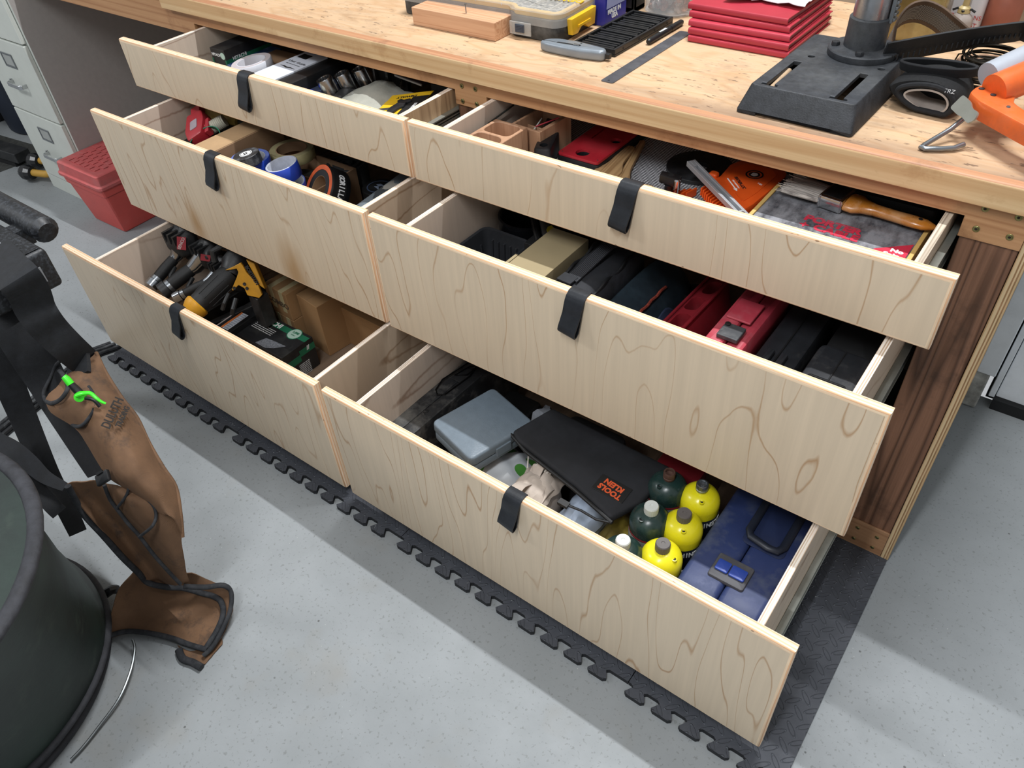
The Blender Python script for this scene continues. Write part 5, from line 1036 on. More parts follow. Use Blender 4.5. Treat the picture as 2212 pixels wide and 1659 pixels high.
t=thing('cloth_sack','folded beige woven sack tied with string, in front of the grey case','sack',(1.522,-.43,Z3)); clo=mt('beige_woven_sack','b9aca0',.7,0,.06,60,.3)
b=MB(); lump(b,0,0,.045,.062,.0,.19,26,12,0,.7,.05); b.build('sack_body',clo,t,ang=1.3,sub=1)
b=MB(); b.sheet(crum(12,12,.088,.11,.185,.028,21,.006,1.6),.003); b.build('top_fold',clo,t,ang=1.,sub=1)
b=MB(); b.sheet([[(x,-.055+.012*j,.205+.012*math.sin(j*.9)+.004*i-.0*j) for i,x in enumerate((-.03,-.02,-.008,.002))] for j in range(9)],.003); b.sheet([[(.004+.012*i,-.05+.011*j,.212-.005*i+.007*math.cos(j*.8+i)) for i in range(4)] for j in range(9)],.003); b.build('side_fold',clo,t,ang=1.,sub=1)
b=MB()
for k in range(9): b.tube([(-.02+.006*k,.035+.004*math.sin(k),.215),(-.015+.006*k,.05,.222+.003*math.sin(k*2)),(-.012+.005*k,.062,.216)],.0022,6)
b.tube([(-.03,.02,.216),(-.045,.045,.224),(-.03,.066,.226),(-.012,.055,.222),(.0,.04,.22)],.0016,6); b.build('tie_string',mt('white_string','c5bfb5',.8,0,.05,60,.2),t)
t=thing('printed_mailer','pale blue plastic mailer with blue smile print beside the sack','mailer',(1.618,-.40,Z3)); ml=mt('pale_blue_plastic','bccbe0',.3,0,.05,12,.1); 
b=MB(); b.sheet(crum(14,14,.085,.19,.13,.045,9,.005),.0015); b.build('mailer_body',ml,t,ang=1.,sub=1)
b=MB(); b.rbox(-.042,.04,-.09,.09,0,.125,.015,.006); b.build('mailer_base',ml,t); bi=mt('blue_ink','2f68b4',.5,0,.05,30,0)
for (x,y,s_,a) in ((-.022,.03,'prime',-1.0),(-.016,-.055,'m',-1.1)):
    text('mailer_lettering',s_,.021,bi,t,(x,y,.190 if y>0 else .183),(.0,0,a),bold=.0005)
    b=MB(); b.tube([(x+.014*math.cos(a+q)+.014,y+.020*math.sin(a+q)-.004,(.190 if y>0 else .183)) for q in (-.9,-.5,0,.5,.9)],.0012,6); b.build('smile_print',bi,t)
t=thing('klein_pouch','black zipper tool pouch with orange lettered patch','pouch',(1.575,-.345,Z3+.222),0,rot=(0,.035,-.0)); pf=mt('black_canvas','1a1b1f',.8,0,.3,14,.3,.3,'35363a',6)
out=rpoly([(-.155,-.020),(-.125,.085),(.165,.085),(.158,-.025),(.130,-.090),(.03,-.062),(-.13,-.035)],.010,4)
MB().prism(out,0,.020,.007,nb=3).build('pouch_body',pf,t,ang=1.)
b=MB(); b.tube([(-.155,-.024,.012),(-.10,-.045,.012),(.03,-.068,.012),(.10,-.085,.012),(.135,-.094,.012)],.0042,10); b.build('zipper',mt('black_zipper','0f1012',.5,0,.3,200,.5),t)
b=MB(); b.tube([(.135,-.094,.012),(.105,-.102,.008),(.07,-.100,.006),(.045,-.104,.006)],.0026,8); b.box(.022,.044,-.111,-.098,.001,.008); b.build('zipper_pull',blk,t)
part_box(t,'patch',mt('patch_black','141414',.6,0,.1,60,.2),.062,.130,-.052,-.010,.0203,.0218,.001)
ork=mt('orange_stitch','d9582c',.6,0,.1,60,.2)
text('patch_lettering','KLEIN',.017,ork,t,(.096,-.023,.0219),(0,0,PI-.10),bold=.0008,sx=.95); text('patch_lettering','TOOLS',.017,ork,t,(.096,-.040,.0219),(0,0,PI-.10),bold=.0008,sx=.95)
o=MB().rbox(-.05,.09,-.06,.07,0,.215,.02,.01).build('dark_tool_roll',blk2,loc=(1.53,-.29,Z3)); tag(o,'dark padded roll supporting the back of the zipper pouch','roll')
t=thing('clear_film_bag','crumpled grey plastic film showing behind the grey case','bag',(1.42,-.245,Z3+.12)); b=MB(); b.sheet(crum(9,9,.08,.08,.0,.09,31,.008),.001); b.build('film',mt('grey_film','8b8f96',.2,0,.15,30,.1),t,ang=.6)
o=MB().rbox(-.06,.06,-.05,.05,0,.118,.01,.006).build('dark_carton',blk2,loc=(1.42,-.245,Z3)); tag(o,'dark carton holding up the crumpled grey film','carton')
t=thing('yellow_bag','crumpled yellow printed bag between the pouch and green cylinders','bag',(1.69,-.385,Z3)); yb=N('yellow_print_bag'); a_=yb.noise(yb.co((1,1,1)),18,4,.6); o_=yb.mix(yb.rng(a_,.42,.55),'a3923f','7e6f3a'); o_=yb.mix(yb.rng(yb.noise(yb.co((1,1,1)),55,3,.6),.60,.66,0,.5),o_,'6b3b28'); yb.set('Base Color',o_); yb.set('Roughness',.3)
b=MB(); b.sheet(crum(14,16,.10,.22,.06,.07,14,.006),.0015); b.build('bag_body',yb.m,t,ang=.9,sub=1)
t=thing('black_disc','edge of a black disc standing in front of the yellow bag','disc',(1.650,-.472,Z3+.075),0,rot=(.25,PI/2-.35,-.72)); MB().lathe([(.0001,-.004),(.068,-.004),(.070,-.002),(.070,.002),(.068,.004),(.0001,.004)],56).build('disc_body',blk,t)
yg=mt('yellow_cylinder_paint','e3d81d',.25,0,.06,10,.03,.2,'b3a83c',16); gg=mt('green_cylinder_paint','1e3330',.22,0,.1,12,.03,.2,'4d5a58',20)
pl_=mt('label_paper_grey','8d918e',.5,0,.25,90,0); ykey=mt('blue_black_label','1c2434',.4,0,.3,60,0)
def cyl_(kind,x,y,label,top,z=Z3):
    t=thing('gas_cylinder',label,'gas cylinder',(x,y,z),0,'%s gas cylinders in the bottom right drawer'%kind)
    R=.0385 if kind=='green' else .0378; H=.232; pm=gg if kind=='green' else yg
    pr_=[(.0001,0),(R-.003,0),(R,.004),(R,H)]+[(R*math.cos(a)*(1)if 0 else .010+(R-.010)*math.cos(a),H+.030*math.sin(a)) for a in [i*PI/2/10 for i in range(11)]]+[(.0098,H+.0335),(.0001,H+.0335)]
    MB().lathe(pr_,48).build('tank',pm,t,ang=.8)
    b=MB(); b.lathe([(R+.0004,.03),(R+.0004,H-.018)],48,cap0=False,cap1=False); lb=b.build('label_band',pl_ if kind=='green' else ykey,t)
    if kind=='yellow':
        for i,ch in enumerate('WORTHINGTON'):
            a=-1.9+i*.22; text('cylinder_lettering',ch,.017,white,lb,((R+.0008)*math.cos(a),(R+.0008)*math.sin(a),H-.032),(PI/2,0,a+PI/2),bold=.0006,sx=.8)
    if kind=='green':
        b=MB(); b.lathe([(R+.0003,H-.017),(R+.0003,H-.012)],48,cap0=False,cap1=False); b.build('red_band',redl,t)
    vx,vy=(-.006,-.024) if kind=='green' else (.012,-.022)
    if top!='valve' and kind=='yellow' and 'nearest' in label: vx,vy=.026,-.004
    zz=H+.030*math.sqrt(max(0,1-((math.hypot(vx,vy)-.010)/(R-.010))**2))
    b=MB(); b.lathe([(.0052,-.003),(.0052,.0016),(.0034,.0018),(.003,-.0005),(.0001,-.0005)],18,(vx,vy,zz)); vo=b.build('relief_valve',pm,t); b=MB(); b.lathe([(.0028,-.0001),(.0028,.0006)],14,(vx,vy,zz)); b.build('valve_hole',blk2,vo)
    zt_=H+.0336
    if top=='white': cm=mt('white_cap','c9cdc9',.4,0,.04,25,.03)
    elif top=='grey': cm=mt('grey_brown_cap','5b5654',.5,0,.06,25,.05)
    if top in('white','grey'):
        b=MB(); n=40; LL=[]
        for r_,z_ in ((.0128,-.006),(.0132,.0),(.0132,.012),(.0120,.0142),(.0035,.0142),(.003,.0132),(.0001,.0132)): LL.append([((r_+(.0004 if j%2 and r_>.0125 else 0))*math.cos(2*PI*j/n),(r_+(.0004 if j%2 and r_>.0125 else 0))*math.sin(2*PI*j/n),zt_+z_) for j in range(n)])
        b.loops(LL); b.build('screw_cap',cm,t,ang=.5)
    else:
        vm=mt('rusty_valve','5c4238',.6,.4,.2,60,.3) if kind=='green' else steel
        b=MB(); b.lathe([(.0105,-.003),(.0115,.0),(.0115,.003),(.0105,.004),(.0115,.005),(.0115,.014),(.0102,.016),(.0078,.016),(.007,.010),(.0001,.008)],28,(0,0,zt_)); b.build('threaded_valve',vm,t)
cyl_('green',1.764,-.492,'green gas cylinder with white cap, nearest the drawer front','white')
cyl_('green',1.768,-.398,'green gas cylinder with white cap, middle of the three green ones','white')
cyl_('green',1.757,-.310,'dark green gas cylinder with uncapped rusty valve','valve')
cyl_('yellow',1.825,-.459,'yellow gas cylinder with grey cap, nearest the drawer front','grey')
cyl_('yellow',1.8245,-.379,'yellow gas cylinder with grey cap, in the middle of its row','grey')
cyl_('yellow',1.821,-.301,'yellow gas cylinder with bare threaded steel valve','valve')
o=None
t=thing('red_carton','dark red carton edge behind the green cylinders','carton',(1.735,-.235,Z3)); part_box(t,'carton',dred,-.045,.05,-.03,.05,0,.19,.001)
# blue case
nb_=mt('navy_blow_moulded','2b3862',.5,0,.12,10,.35,.75,'5a616d',7)
t=thing('blue_case','dusty navy blue blow-moulded tool case with handle and square latch','case',(1.942,-.345,Z3),0)
def case_half(x0,x1,par,nm):
    r_=.075; out=[(-.185,.0),(-.185,.235-r_)]+[(-.185+r_-r_*math.cos(a),.235-r_+r_*math.sin(a)) for a in [PI/2*k/6 for k in range(1,7)]]+[(.16,.235),(.175,.22),(.175,.0)]
    b=MB(); b.prism(out,x0,x1,.010,X=Matrix(((0,0,1,0),(1,0,0,0),(0,1,0,0),(0,0,0,1))),nb=3); o=b.build(nm,nb_,par,ang=.8); return o
case_half(-.076,-.0012,t,'case_half'); case_half(.0,.076,t,'case_half')
b=MB(); b.rbox(-.036,.030,-.100,-.046,.230,.241,.005,.004); b.build('latch_frame',mt('dusty_latch_frame','4b4b50',.6,0,.1,20,.1,.3,'7a756e',10),t)
b=MB(); b.rbox(-.030,-.006,-.086,-.062,.2412,.246,.003,.002); b.rbox(-.0045,.024,-.086,-.062,.2412,.246,.003,.002); b.build('blue_latch_button',mt('clean_blue_plastic','2c479c',.35,0,.05,20,.05),t)
b=MB(); b.rbox(-.018,.060,-.002,.13,.2352,.2365,.012,.0004); b.build('handle_recess',mt('navy_dark','1d2848',.5,0,.1,20,.1),t)
b=MB(); b.tube([(.052,.115,.238),(.052,.02,.243),(.046,.006,.245),(.03,.003,.246),(-.006,.010,.246),(-.013,.022,.244),(-.014,.115,.238)],.0075,12,flat=.8); b.build('carry_handle',mt('dark_handle_plastic','1f2430',.45,0,.1,25,.1),t)
# ---------------- filing cabinet, red box, left foreground ----------------
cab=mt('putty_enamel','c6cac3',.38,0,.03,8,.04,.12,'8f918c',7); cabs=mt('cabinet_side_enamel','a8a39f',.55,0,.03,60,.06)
CX0,CX1,CY=-1.258,-.876,-.0685
t=thing('filing_cabinet','tall putty coloured steel filing cabinet standing left of the workbench','cabinet',(CX0,CY,0))
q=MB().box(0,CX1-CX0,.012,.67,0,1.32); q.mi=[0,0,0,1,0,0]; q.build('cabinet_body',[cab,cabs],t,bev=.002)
W_=CX1-CX0
MB().box(.0,W_,0,.0118,.0,.062).build('plinth',cab,t,bev=.0015)
for k in range(4):
    z0=.068+.285*k; z1=z0+.279
    d_=MB().box(.012,W_-.012,-.004,.0117,z0,z1).build('drawer_front',cab,t,bev=.003)
    cx=W_*.5
    b=MB(); [b.box(cx-.038+a,cx-.038+a2,-.0075,-.0042,z1-.100+c_,z1-.100+c2) for a,a2,c_,c2 in ((0,.082,.0,.006),(0,.082,.046,.052),(0,.006,.0061,.0459),(.076,.082,.0061,.0459))]; b.build('label_holder',steel,d_,bev=.001)
    MB().box(cx-.0315,cx+.0375,-.0050,-.0042,z1-.0935,z1-.0545).build('label_card',mt('card_grey','9c9f9c',.6,0,.03,20,0),d_)
    b=MB(); zz=z1-.160; b.ribbon([(cx-.05,-.0045,zz),(cx-.05,-.022,zz),(cx-.042,-.030,zz),(cx+.042,-.030,zz),(cx+.05,-.022,zz),(cx+.05,-.0045,zz)],(0,0,.015),.003); b.build('bow_handle',chrome,d_,bev=.001,ang=1.)
    MB().box(cx-.062,cx-.055,-.012,-.0045,zz-.004,zz+.010).build('thumb_latch',chrome,d_,bev=.001)
# red lidded box
rb=mt('red_rotomoulded_plastic','c4504a',.5,0,.06,14,.12,.3,'b86a62',10); rbl=mt('dusty_red_lid','b85554',.6,0,.08,30,.3,.5,'8d7472',6)
t=thing('red_box','tapered red plastic box with brick patterned lid standing before the filing cabinet','box',(-.745,-.122,0),.02)
lo=rrect(-.097,.113,0,.21,.012,3); up=rrect(-.130,.143,-.030,.25,.012,3); mid=rrect(-.126,.139,-.027,.246,.012,3); m2=rrect(-.120,.133,-.022,.24,.012,3)
MB().loops([[(x,y,0) for x,y in inset(lo,.004)],[(x,y,.005) for x,y in lo],[(x,y,.165) for x,y in m2],[(x,y,.166) for x,y in mid],[(x,y,.198) for x,y in up]]).build('box_body',rb,t,ang=.5)
l0=inset(up,-.009)
MB().loops([[(x,y,.1985) for x,y in l0],[(x,y,.208) for x,y in l0],[(x,y,.213) for x,y in inset(l0,.006)],[(x,y,.2135) for x,y in inset(l0,.007)],[(x,y,.245) for x,y in inset(l0,.011)],[(x,y,.248) for x,y in inset(l0,.015)]]).build('lid',rbl,t,ang=.5)
b=MB()
for j in range(8):
    for i in range(7):
        x=-.10+i*.034+(j%2)*.012-.006; y=-.0+j*.028
        if x+.028<.125: b.box(x,x+.028,y,y+.021,.2481,.2512)
b.build('brick_pattern',rbl,t,bev=.0012)
# jack stand feet, dark blue bag, black base
t=thing('yellow_legged_stand','yellow tubular legs with black rubber feet sticking out past the filing cabinet','stand',(-1.33,0,0))
for (x,y,a) in ((-.03,.015,.0),(.055,-.062,.0)):
    b=MB(); b.tube([(x-.105,y-.03,.042),(x-.02,y+.0,.042),(x+.06,y+.07,.050)],.015,14); b.build('leg_tube',mt('ochre_tube','b78d36',.45,0,.08,20,.05),t)
    b=MB(); X=TM((x-.115,y-.034,.040),(0,PI/2,.34)); b.lathe([(.0001,-.030),(.022,-.028),(.031,-.012),(.033,.010),(.026,.030),(.018,.034)],12,X=X); b.build('rubber_foot',mt('glossy_rubber','17181a',.3,0,.1,20,.1),t,ang=.4)
t=thing('blue_barrel','dark navy barrel in the shade left of the filing cabinet','barrel',(-1.95,.33,0)); MB().lathe([(.20,0),(.215,.01),(.235,.4),(.24,.75),(.2,.76)],40).build('barrel_body',mt('dark_navy_plastic','1a2230',.6,0,.15,8,.1),t)
b=MB(); [b.tube([(.20*math.cos(a),.20*math.sin(a),.02) for a in [k*2*PI/40 for k in range(40)]],.010,8,closed=True)]; b.build('bottom_rim',blk2,t)
t=thing('black_machine_base','black wheeled machine base at the left edge of the photo','machine base',(-1.72,-.02,0),.12); part_box(t,'base_beam',mt('black_base_steel','26282a',.5,.3,.15,20,.1,.3,'4b4b49',8),-.25,.185,-.07,.0,.03,.075,.004); part_box(t,'base_skid',blk2,-.25,.13,-.06,-.01,.0,.0295,.002)
MB().prism([(-.5,-.15),(.10,-.13),(.16,.12),(-.5,.12)],0,.001).build('floor_grating',mt('dark_grating','3a3b38',.8,0,.3,60,.5),t)
t=thing('black_power_tool','dark machine part in the shade at the left edge behind the filing cabinet','machine',(-2.35,.1,0)); MB().rbox(-.2,.2,-.2,.3,0,.45,.05,.02).build('machine_body',blk2,t); b=MB(); b.tube([(.2,-.05,.24),(.32,-.1,.24)],.04,14); b.build('round_knob',blk2,t)
# black rail lying on the floor beside the mat
t=thing('black_floor_rail','black ribbed cable channel lying on the floor at the mat corner','rail',(-.02,-.62,0)); 
b=MB(); d_=V(.018,-.16,0)
P=[(-.038,.025,.0),(.0,-.1,.0),(.04,-.26,.0),(.08,-.42,.0)]
for o_,h in ((-.020,.010),(0,.013),(.020,.010)): b.tube([(x+o_,y+o_*.25,h*.6) for x,y,z in [(-.012,.088,0)]+P],.0075,8)
b.build('channel_ribs',mt('black_channel','16181c',.35,0,.1,30,.05,.35,'7f8386',20),t); 
b=MB(); b.ribbon([(x+.004,y,.002) for x,y,z in [(-.012,.088,0)]+P],(.056,.012,0),.003); b.build('channel_base',blk,t)
o=MB().prism([(-.03,-.02),(.03,-.012),(.024,.014),(-.026,.008)],0,.003).build('rubber_scrap',rub,loc=(.052,-.765,0)); tag(o,'small grey rubber offcut beside the black floor rail','scrap')
# sawhorse top beam
t=thing('sawhorse','black plastic sawhorse with grey grip pads, leather apron hanging from it','sawhorse',(.66,-.86,0))
sh=mt('sawhorse_plastic','17191d',.45,0,.15,40,.2,.35,'5d636b',140); pad=mt('grey_grip_pad','8e9094',.7,0,.05,60,.2)
b=MB(); b.prism(rpoly([(-.085,-.068),(.085,-.068),(.085,.066),(-.085,.066)],.008,3),-.6,.0,.0,X=None)
b.v=[];b.f=[];b.mi=[]
b.prism(rrect(-.60,.035,-.066,.068,.006,3),.668,.750,.010,nb=3); b.build('top_beam',sh,t)
MB().box(-.5,-.045,.0,.030,.7503,.7512).build('grip_pad',pad,t); MB().box(.0352,.0362,-.03,.044,.69,.722).build('grip_pad',pad,t)
b=MB(); b.tube([(-.6,.112,.735),(-.06,.112,.735),(-.052,.112,.733)],[.026,.026,.018],18); b.build('rear_rail',sh,t); b=MB()
for x in (-.5,-.12): b.box(x-.02,x+.02,.062,.1,.70,.735)
b.build('rail_bracket',sh,t)
b=MB(); b.loops([[(-.45+.025*s_,-.03+.02*q_,.668) for s_,q_ in ((-1,-1),(1,-1),(1,1),(-1,1))],[(-.62+.02*s_,-.16+.02*q_,.0) for s_,q_ in ((-1,-1),(1,-1),(1,1),(-1,1))]]); b.build('leg',sh,t)
b=MB(); b.loops([[(-.45+.025*s_,.03+.02*q_,.668) for s_,q_ in ((-1,-1),(1,-1),(1,1),(-1,1))],[(-.62+.02*s_,.12+.02*q_,.0) for s_,q_ in ((-1,-1),(1,-1),(1,1),(-1,1))]]); b.build('leg',sh,t)
S3=[(0.617,-0.855,0.752),(0.724,-0.871,0.757),(0.766,-0.875,0.757),(0.756,-0.87,0.72),(0.742,-0.871,0.68),(0.749,-0.872,0.655),(0.745,-0.866,0.62),(0.748,-0.857,0.58),(0.735,-0.842,0.53)]
S2=[(0.585,-0.884,0.655),(0.657,-0.897,0.64),(0.683,-0.904,0.58),(0.683,-0.906,0.5),(0.717,-0.915,0.43),(0.758,-0.925,0.38),(0.795,-0.934,0.345),(0.81,-0.939,0.335)]
S1=[(0.619,-0.921,0.64),(0.629,-0.939,0.58),(0.626,-0.954,0.5),(0.633,-0.969,0.42),(0.662,-0.988,0.35),(0.682,-1.001,0.29),(0.734,-1.016,0.25),(0.766,-1.03,0.2)]
S5=[(0.709,-1.05,0.46),(0.735,-1.035,0.44),(0.756,-1.026,0.41),(0.78,-1.021,0.38),(0.813,-1.008,0.36)]
S6=[(0.741,-1.043,0.4),(0.763,-1.042,0.36),(0.798,-1.043,0.33),(0.807,-1.041,0.31)]
UP=[[(0.739,-0.939,0.5),(0.738,-0.912,0.512),(0.732,-0.875,0.52),(0.727,-0.842,0.522),(0.716,-0.809,0.518)],[(0.767,-0.947,0.488),(0.797,-0.926,0.515),(0.801,-0.894,0.528),(0.79,-0.859,0.522),(0.766,-0.826,0.5)],[(0.815,-0.937,0.47),(0.854,-0.922,0.5),(0.869,-0.901,0.512),(0.862,-0.873,0.505),(0.838,-0.843,0.48)],[(0.854,-0.942,0.448),(0.897,-0.929,0.478),(0.912,-0.907,0.49),(0.904,-0.879,0.48),(0.878,-0.848,0.455)],[(0.887,-0.951,0.425),(0.931,-0.937,0.455),(0.949,-0.916,0.465),(0.945,-0.891,0.455),(0.929,-0.866,0.428)],[(0.914,-0.954,0.405),(0.961,-0.945,0.432),(0.982,-0.925,0.44),(0.982,-0.901,0.428),(0.971,-0.877,0.395)],[(0.933,-0.948,0.385),(0.982,-0.943,0.41),(1.006,-0.926,0.415),(1.006,-0.904,0.398),(0.998,-0.882,0.36)],[(0.966,-0.94,0.365),(1.003,-0.936,0.38),(1.022,-0.926,0.38),(1.027,-0.913,0.362),(1.03,-0.908,0.325)],[(1.004,-0.939,0.345),(1.023,-0.934,0.35),(1.037,-0.93,0.35),(1.042,-0.925,0.335),(1.041,-0.928,0.285)]]
LO=[[(0.838,-1.008,0.385),(0.855,-0.987,0.385),(0.88,-0.965,0.38),(0.92,-0.95,0.378),(0.961,-0.933,0.375)],[(0.848,-1.01,0.35),(0.848,-0.984,0.335),(0.903,-0.965,0.36),(0.974,-0.951,0.375),(1.005,-0.922,0.36)],[(0.869,-1.011,0.308),(0.862,-0.983,0.285),(0.93,-0.967,0.325),(1.004,-0.949,0.345),(1.027,-0.912,0.315)],[(0.886,-1.008,0.262),(0.876,-0.981,0.235),(0.952,-0.965,0.285),(1.016,-0.95,0.305),(1.03,-0.929,0.265)],[(0.899,-1.004,0.205),(0.894,-0.98,0.18),(0.972,-0.965,0.235),(1.017,-0.954,0.25),(1.017,-0.94,0.205)],[(0.906,-1.001,0.14),(0.903,-0.978,0.115),(0.969,-0.968,0.165),(1.005,-0.957,0.18),(0.998,-0.946,0.14)],[(0.898,-0.997,0.085),(0.9,-0.979,0.06),(0.952,-0.97,0.095),(0.984,-0.96,0.11),(0.981,-0.948,0.085)]]
FL=[[(0.892,-1.008,0.135),(0.899,-0.98,0.1),(0.942,-0.957,0.1),(0.969,-0.929,0.1),(0.998,-0.912,0.075),(1.037,-0.896,0.05)],[(0.866,-1.038,0.095),(0.869,-1.007,0.045),(0.914,-0.985,0.03),(0.96,-0.951,0.045),(1.005,-0.927,0.05),(1.046,-0.905,0.035)],[(0.856,-1.072,0.055),(0.876,-1.045,0.018),(0.927,-1.019,0.012),(0.972,-0.983,0.016),(1.016,-0.953,0.022),(1.06,-0.925,0.02)],[(0.867,-1.1,0.03),(0.895,-1.068,0.012),(0.948,-1.04,0.01),(1.001,-1.013,0.01),(1.044,-0.984,0.012),(1.076,-0.955,0.012)],[(0.885,-1.114,0.014),(0.914,-1.075,0.01),(0.961,-1.049,0.009),(1.018,-1.03,0.009),(1.062,-1.018,0.009),(1.087,-1.008,0.009)]]
F2=[[(1.012,-1.037,0.004),(1.054,-1.024,0.004),(1.055,-0.964,0.004)],[(1.037,-1.044,0.003),(1.079,-1.03,0.003),(1.085,-0.975,0.003)],[(1.054,-1.047,0.003),(1.095,-1.038,0.003),(1.092,-0.992,0.003)]]
B1=[(0.854,-1.009,0.392),(0.849,-1.011,0.352),(0.853,-1.014,0.308),(0.88,-1.012,0.262),(0.905,-1.01,0.205),(0.906,-1.002,0.14),(0.9,-0.996,0.088),(0.934,-0.976,0.075),(0.961,-0.956,0.07),(0.992,-0.938,0.055),(1.016,-0.927,0.05),(1.034,-0.924,0.04),(1.054,-0.938,0.03),(1.067,-0.967,0.02),(1.076,-1.005,0.012)]
B2=[(0.995,-0.962,0.115),(1.019,-0.932,0.095),(1.031,-0.903,0.075),(1.04,-0.898,0.05),(1.063,-0.924,0.035),(1.074,-0.957,0.02),(1.087,-0.994,0.015),(1.085,-1.02,0.01)]
B3=[(0.884,-1.111,0.018),(0.901,-1.084,0.014),(0.94,-1.06,0.014),(0.992,-1.037,0.013),(1.042,-1.022,0.013),(1.082,-1.007,0.012)]
B4=[(0.912,-0.967,0.392),(0.912,-0.972,0.355),(0.928,-0.974,0.335),(0.961,-0.978,0.318),(0.977,-0.977,0.295),(0.994,-0.977,0.245),(1.007,-0.973,0.19),(1.015,-0.969,0.15)]
B5=[(0.982,-0.979,0.297),(1.019,-0.959,0.335),(1.015,-0.943,0.345),(1.006,-0.935,0.36),(0.992,-0.934,0.378),(0.974,-0.927,0.388),(0.955,-0.923,0.395)]
B6=[(0.929,-0.973,0.342),(0.953,-0.954,0.375),(0.952,-0.942,0.388),(0.941,-0.928,0.402),(0.925,-0.92,0.412)]
B7=[(1.027,-1.042,0.006),(1.051,-1.049,0.006),(1.076,-1.042,0.006),(1.101,-1.038,0.006)]
K1=[(0.706,-0.869,0.536),(0.688,-0.879,0.52),(0.685,-0.899,0.5),(0.699,-0.923,0.492),(0.729,-0.936,0.495),(0.764,-0.938,0.505),(0.794,-0.929,0.522),(0.8,-0.915,0.532),(0.788,-0.902,0.534),(0.757,-0.892,0.535),(0.734,-0.888,0.537)]
K2=[(0.802,-0.934,0.468),(0.834,-0.936,0.48),(0.859,-0.931,0.495),(0.864,-0.92,0.503),(0.862,-0.905,0.51),(0.852,-0.893,0.515),(0.831,-0.882,0.52),(0.81,-0.877,0.524)]
M1=[(0.812,-0.906,0.575),(0.816,-0.905,0.57),(0.823,-0.905,0.56)]
M2=[(0.823,-0.905,0.56),(0.832,-0.903,0.545),(0.843,-0.903,0.535)]
M3=[(0.846,-0.911,0.545),(0.858,-0.902,0.55),(0.866,-0.894,0.548),(0.878,-0.893,0.543),(0.886,-0.891,0.536),(0.892,-0.887,0.53)]
M4=[(0.855,-0.904,0.54),(0.866,-0.896,0.535),(0.876,-0.895,0.522)]
BK=[(0.926,-0.964,0.42)]
TX=[(0.895,-0.917,0.51),(0.882,-0.901,0.51),(0.908,-0.932,0.505),(0.885,-0.927,0.5)]
WR=[(0.943,-1.089,0.03),(0.963,-1.099,0.025),(0.995,-1.132,0.02),(1.024,-1.179,0.015),(1.038,-1.234,0.01),(1.047,-1.274,0.008),(1.05,-1.301,0.008)]
BC=[(0.792,-1.067,0.03),(0.803,-1.049,0.04),(0.802,-1.039,0.03)]
def smgrid(R,n=4):
    R=[sm(r_,n) for r_ in R]; cols=[sm([r_[j] for r_ in R],n) for j in range(len(R[0]))]
    return [[cols[j][i] for j in range(len(cols))] for i in range(len(cols[0]))]
A0=V(.95,-.95,0); off=lambda Q:[tuple(Vector(p)-A0) for p in Q]
t=thing('work_apron','brown canvas work apron with black binding, hanging by black straps from the sawhorse','apron',tuple(A0))
can=N('brown_canvas'); v=can.co((1,1,1)); a_=can.noise(v,14,5,.65); o_=can.mix(can.rng(a_,.3,.7),'5c432f','72543b'); st_=can.rng(can.noise(can.co((2,2,2)),6,6,.75),.56,.68,0,.7); o_=can.mix(st_,o_,'3b3029'); can.set('Base Color',o_); can.set('Roughness',.85)
wv=can.math('ADD',can.n('ShaderNodeTexWave',{'Vector':can.co((1,1,1)),'Scale':260.}).outputs[1],can.noise(v,90,3,.6)); can.bump(wv,.25,.0006); can=can.m
bnd=mt('black_apron_binding','202226',.85,0,.25,90,.4,.3,'5a5a5c',40); strp=mt('black_strap_webbing','14161a',.8,0,.2,90,.4,.25,'33363b',30)
for nm,R in (('bib_panel',UP),('lap_panel',LO),('lower_flap',FL),('inner_flap',F2)):
    b=MB(); g=smgrid(R,4); g=[off(r_) for r_ in g]
    rr=random.Random(5); k1,k2=rr.random()*5,rr.random()*5
    g=[[(x+.002*math.sin(i*.9+j*.4),y,max(.002,z+.004*math.sin(i*.55+j*.8+k1)*math.sin(j*.5+k2)*(z>.02))) for j,(x,y,z) in enumerate(r_)] for i,r_ in enumerate(g)]
    b.sheet(g,.0022); b.build(nm,can,t,ang=1.5)
# hem pieces behind bib for thickness of the rolled edge
b=MB(); Q=[UP[i][-1] for i in range(len(UP))]; b.tube(off(sm(Q,4)),.004,8); b.build('side_hem',can,t,ang=1.5)
def rib(name,Q,w,th,mat,wd=None,n=4):
    Q=sm(Q,n); ws=[]
    for i in range(len(Q)):
        d=Q[min(len(Q)-1,i+1)]-Q[max(0,i-1)]; vd=(Q[i]-V(2.1452,-1.2175,1.4732)) if wd is None else wd; c=d.cross(vd).normalized()
        ws.append(tuple(c*(w[0]+(w[1]-w[0])*i/(len(Q)-1))))
    b=MB(); b.ribbon(off(Q),ws,th); return b.build(name,mat,t,bev=th*.3,ang=1.)
rib('shoulder_strap',S3,(.074,.058),.0035,strp); rib('waist_strap',S2,(.085,.052),.0035,strp); rib('long_strap',S1,(.06,.034),.003,strp); rib('side_strap',S5,(.05,.018),.003,strp); rib('side_strap',S6,(.03,.03),.003,strp)
MB().box(-.032,.030,-.0285,.030,-.004,.004).build('strap_end_patch',strp,t,loc=tuple(V(*S3[-1])-A0+V(-.004,-.012,-.006)),rot=(.55,.35,-.62))
for nm,Q,w in (('edge_binding',B1,.0125),('edge_binding',B2,.0125),('edge_binding',B3,.0125),('pocket_binding',B4,.0075),('pocket_binding',B5,.0075),('pocket_binding',B6,.0070),('edge_binding',B7,.016),('pocket_binding',K1,.0085),('pocket_binding',K2,.0085)):
    b=MB(); Q=[q+V(.001,-.001,.002) for q in sm(Q,5)]; b.tube(off(Q),w*.5,8,flat=.8); b.build(nm,bnd,t,ang=1.5)
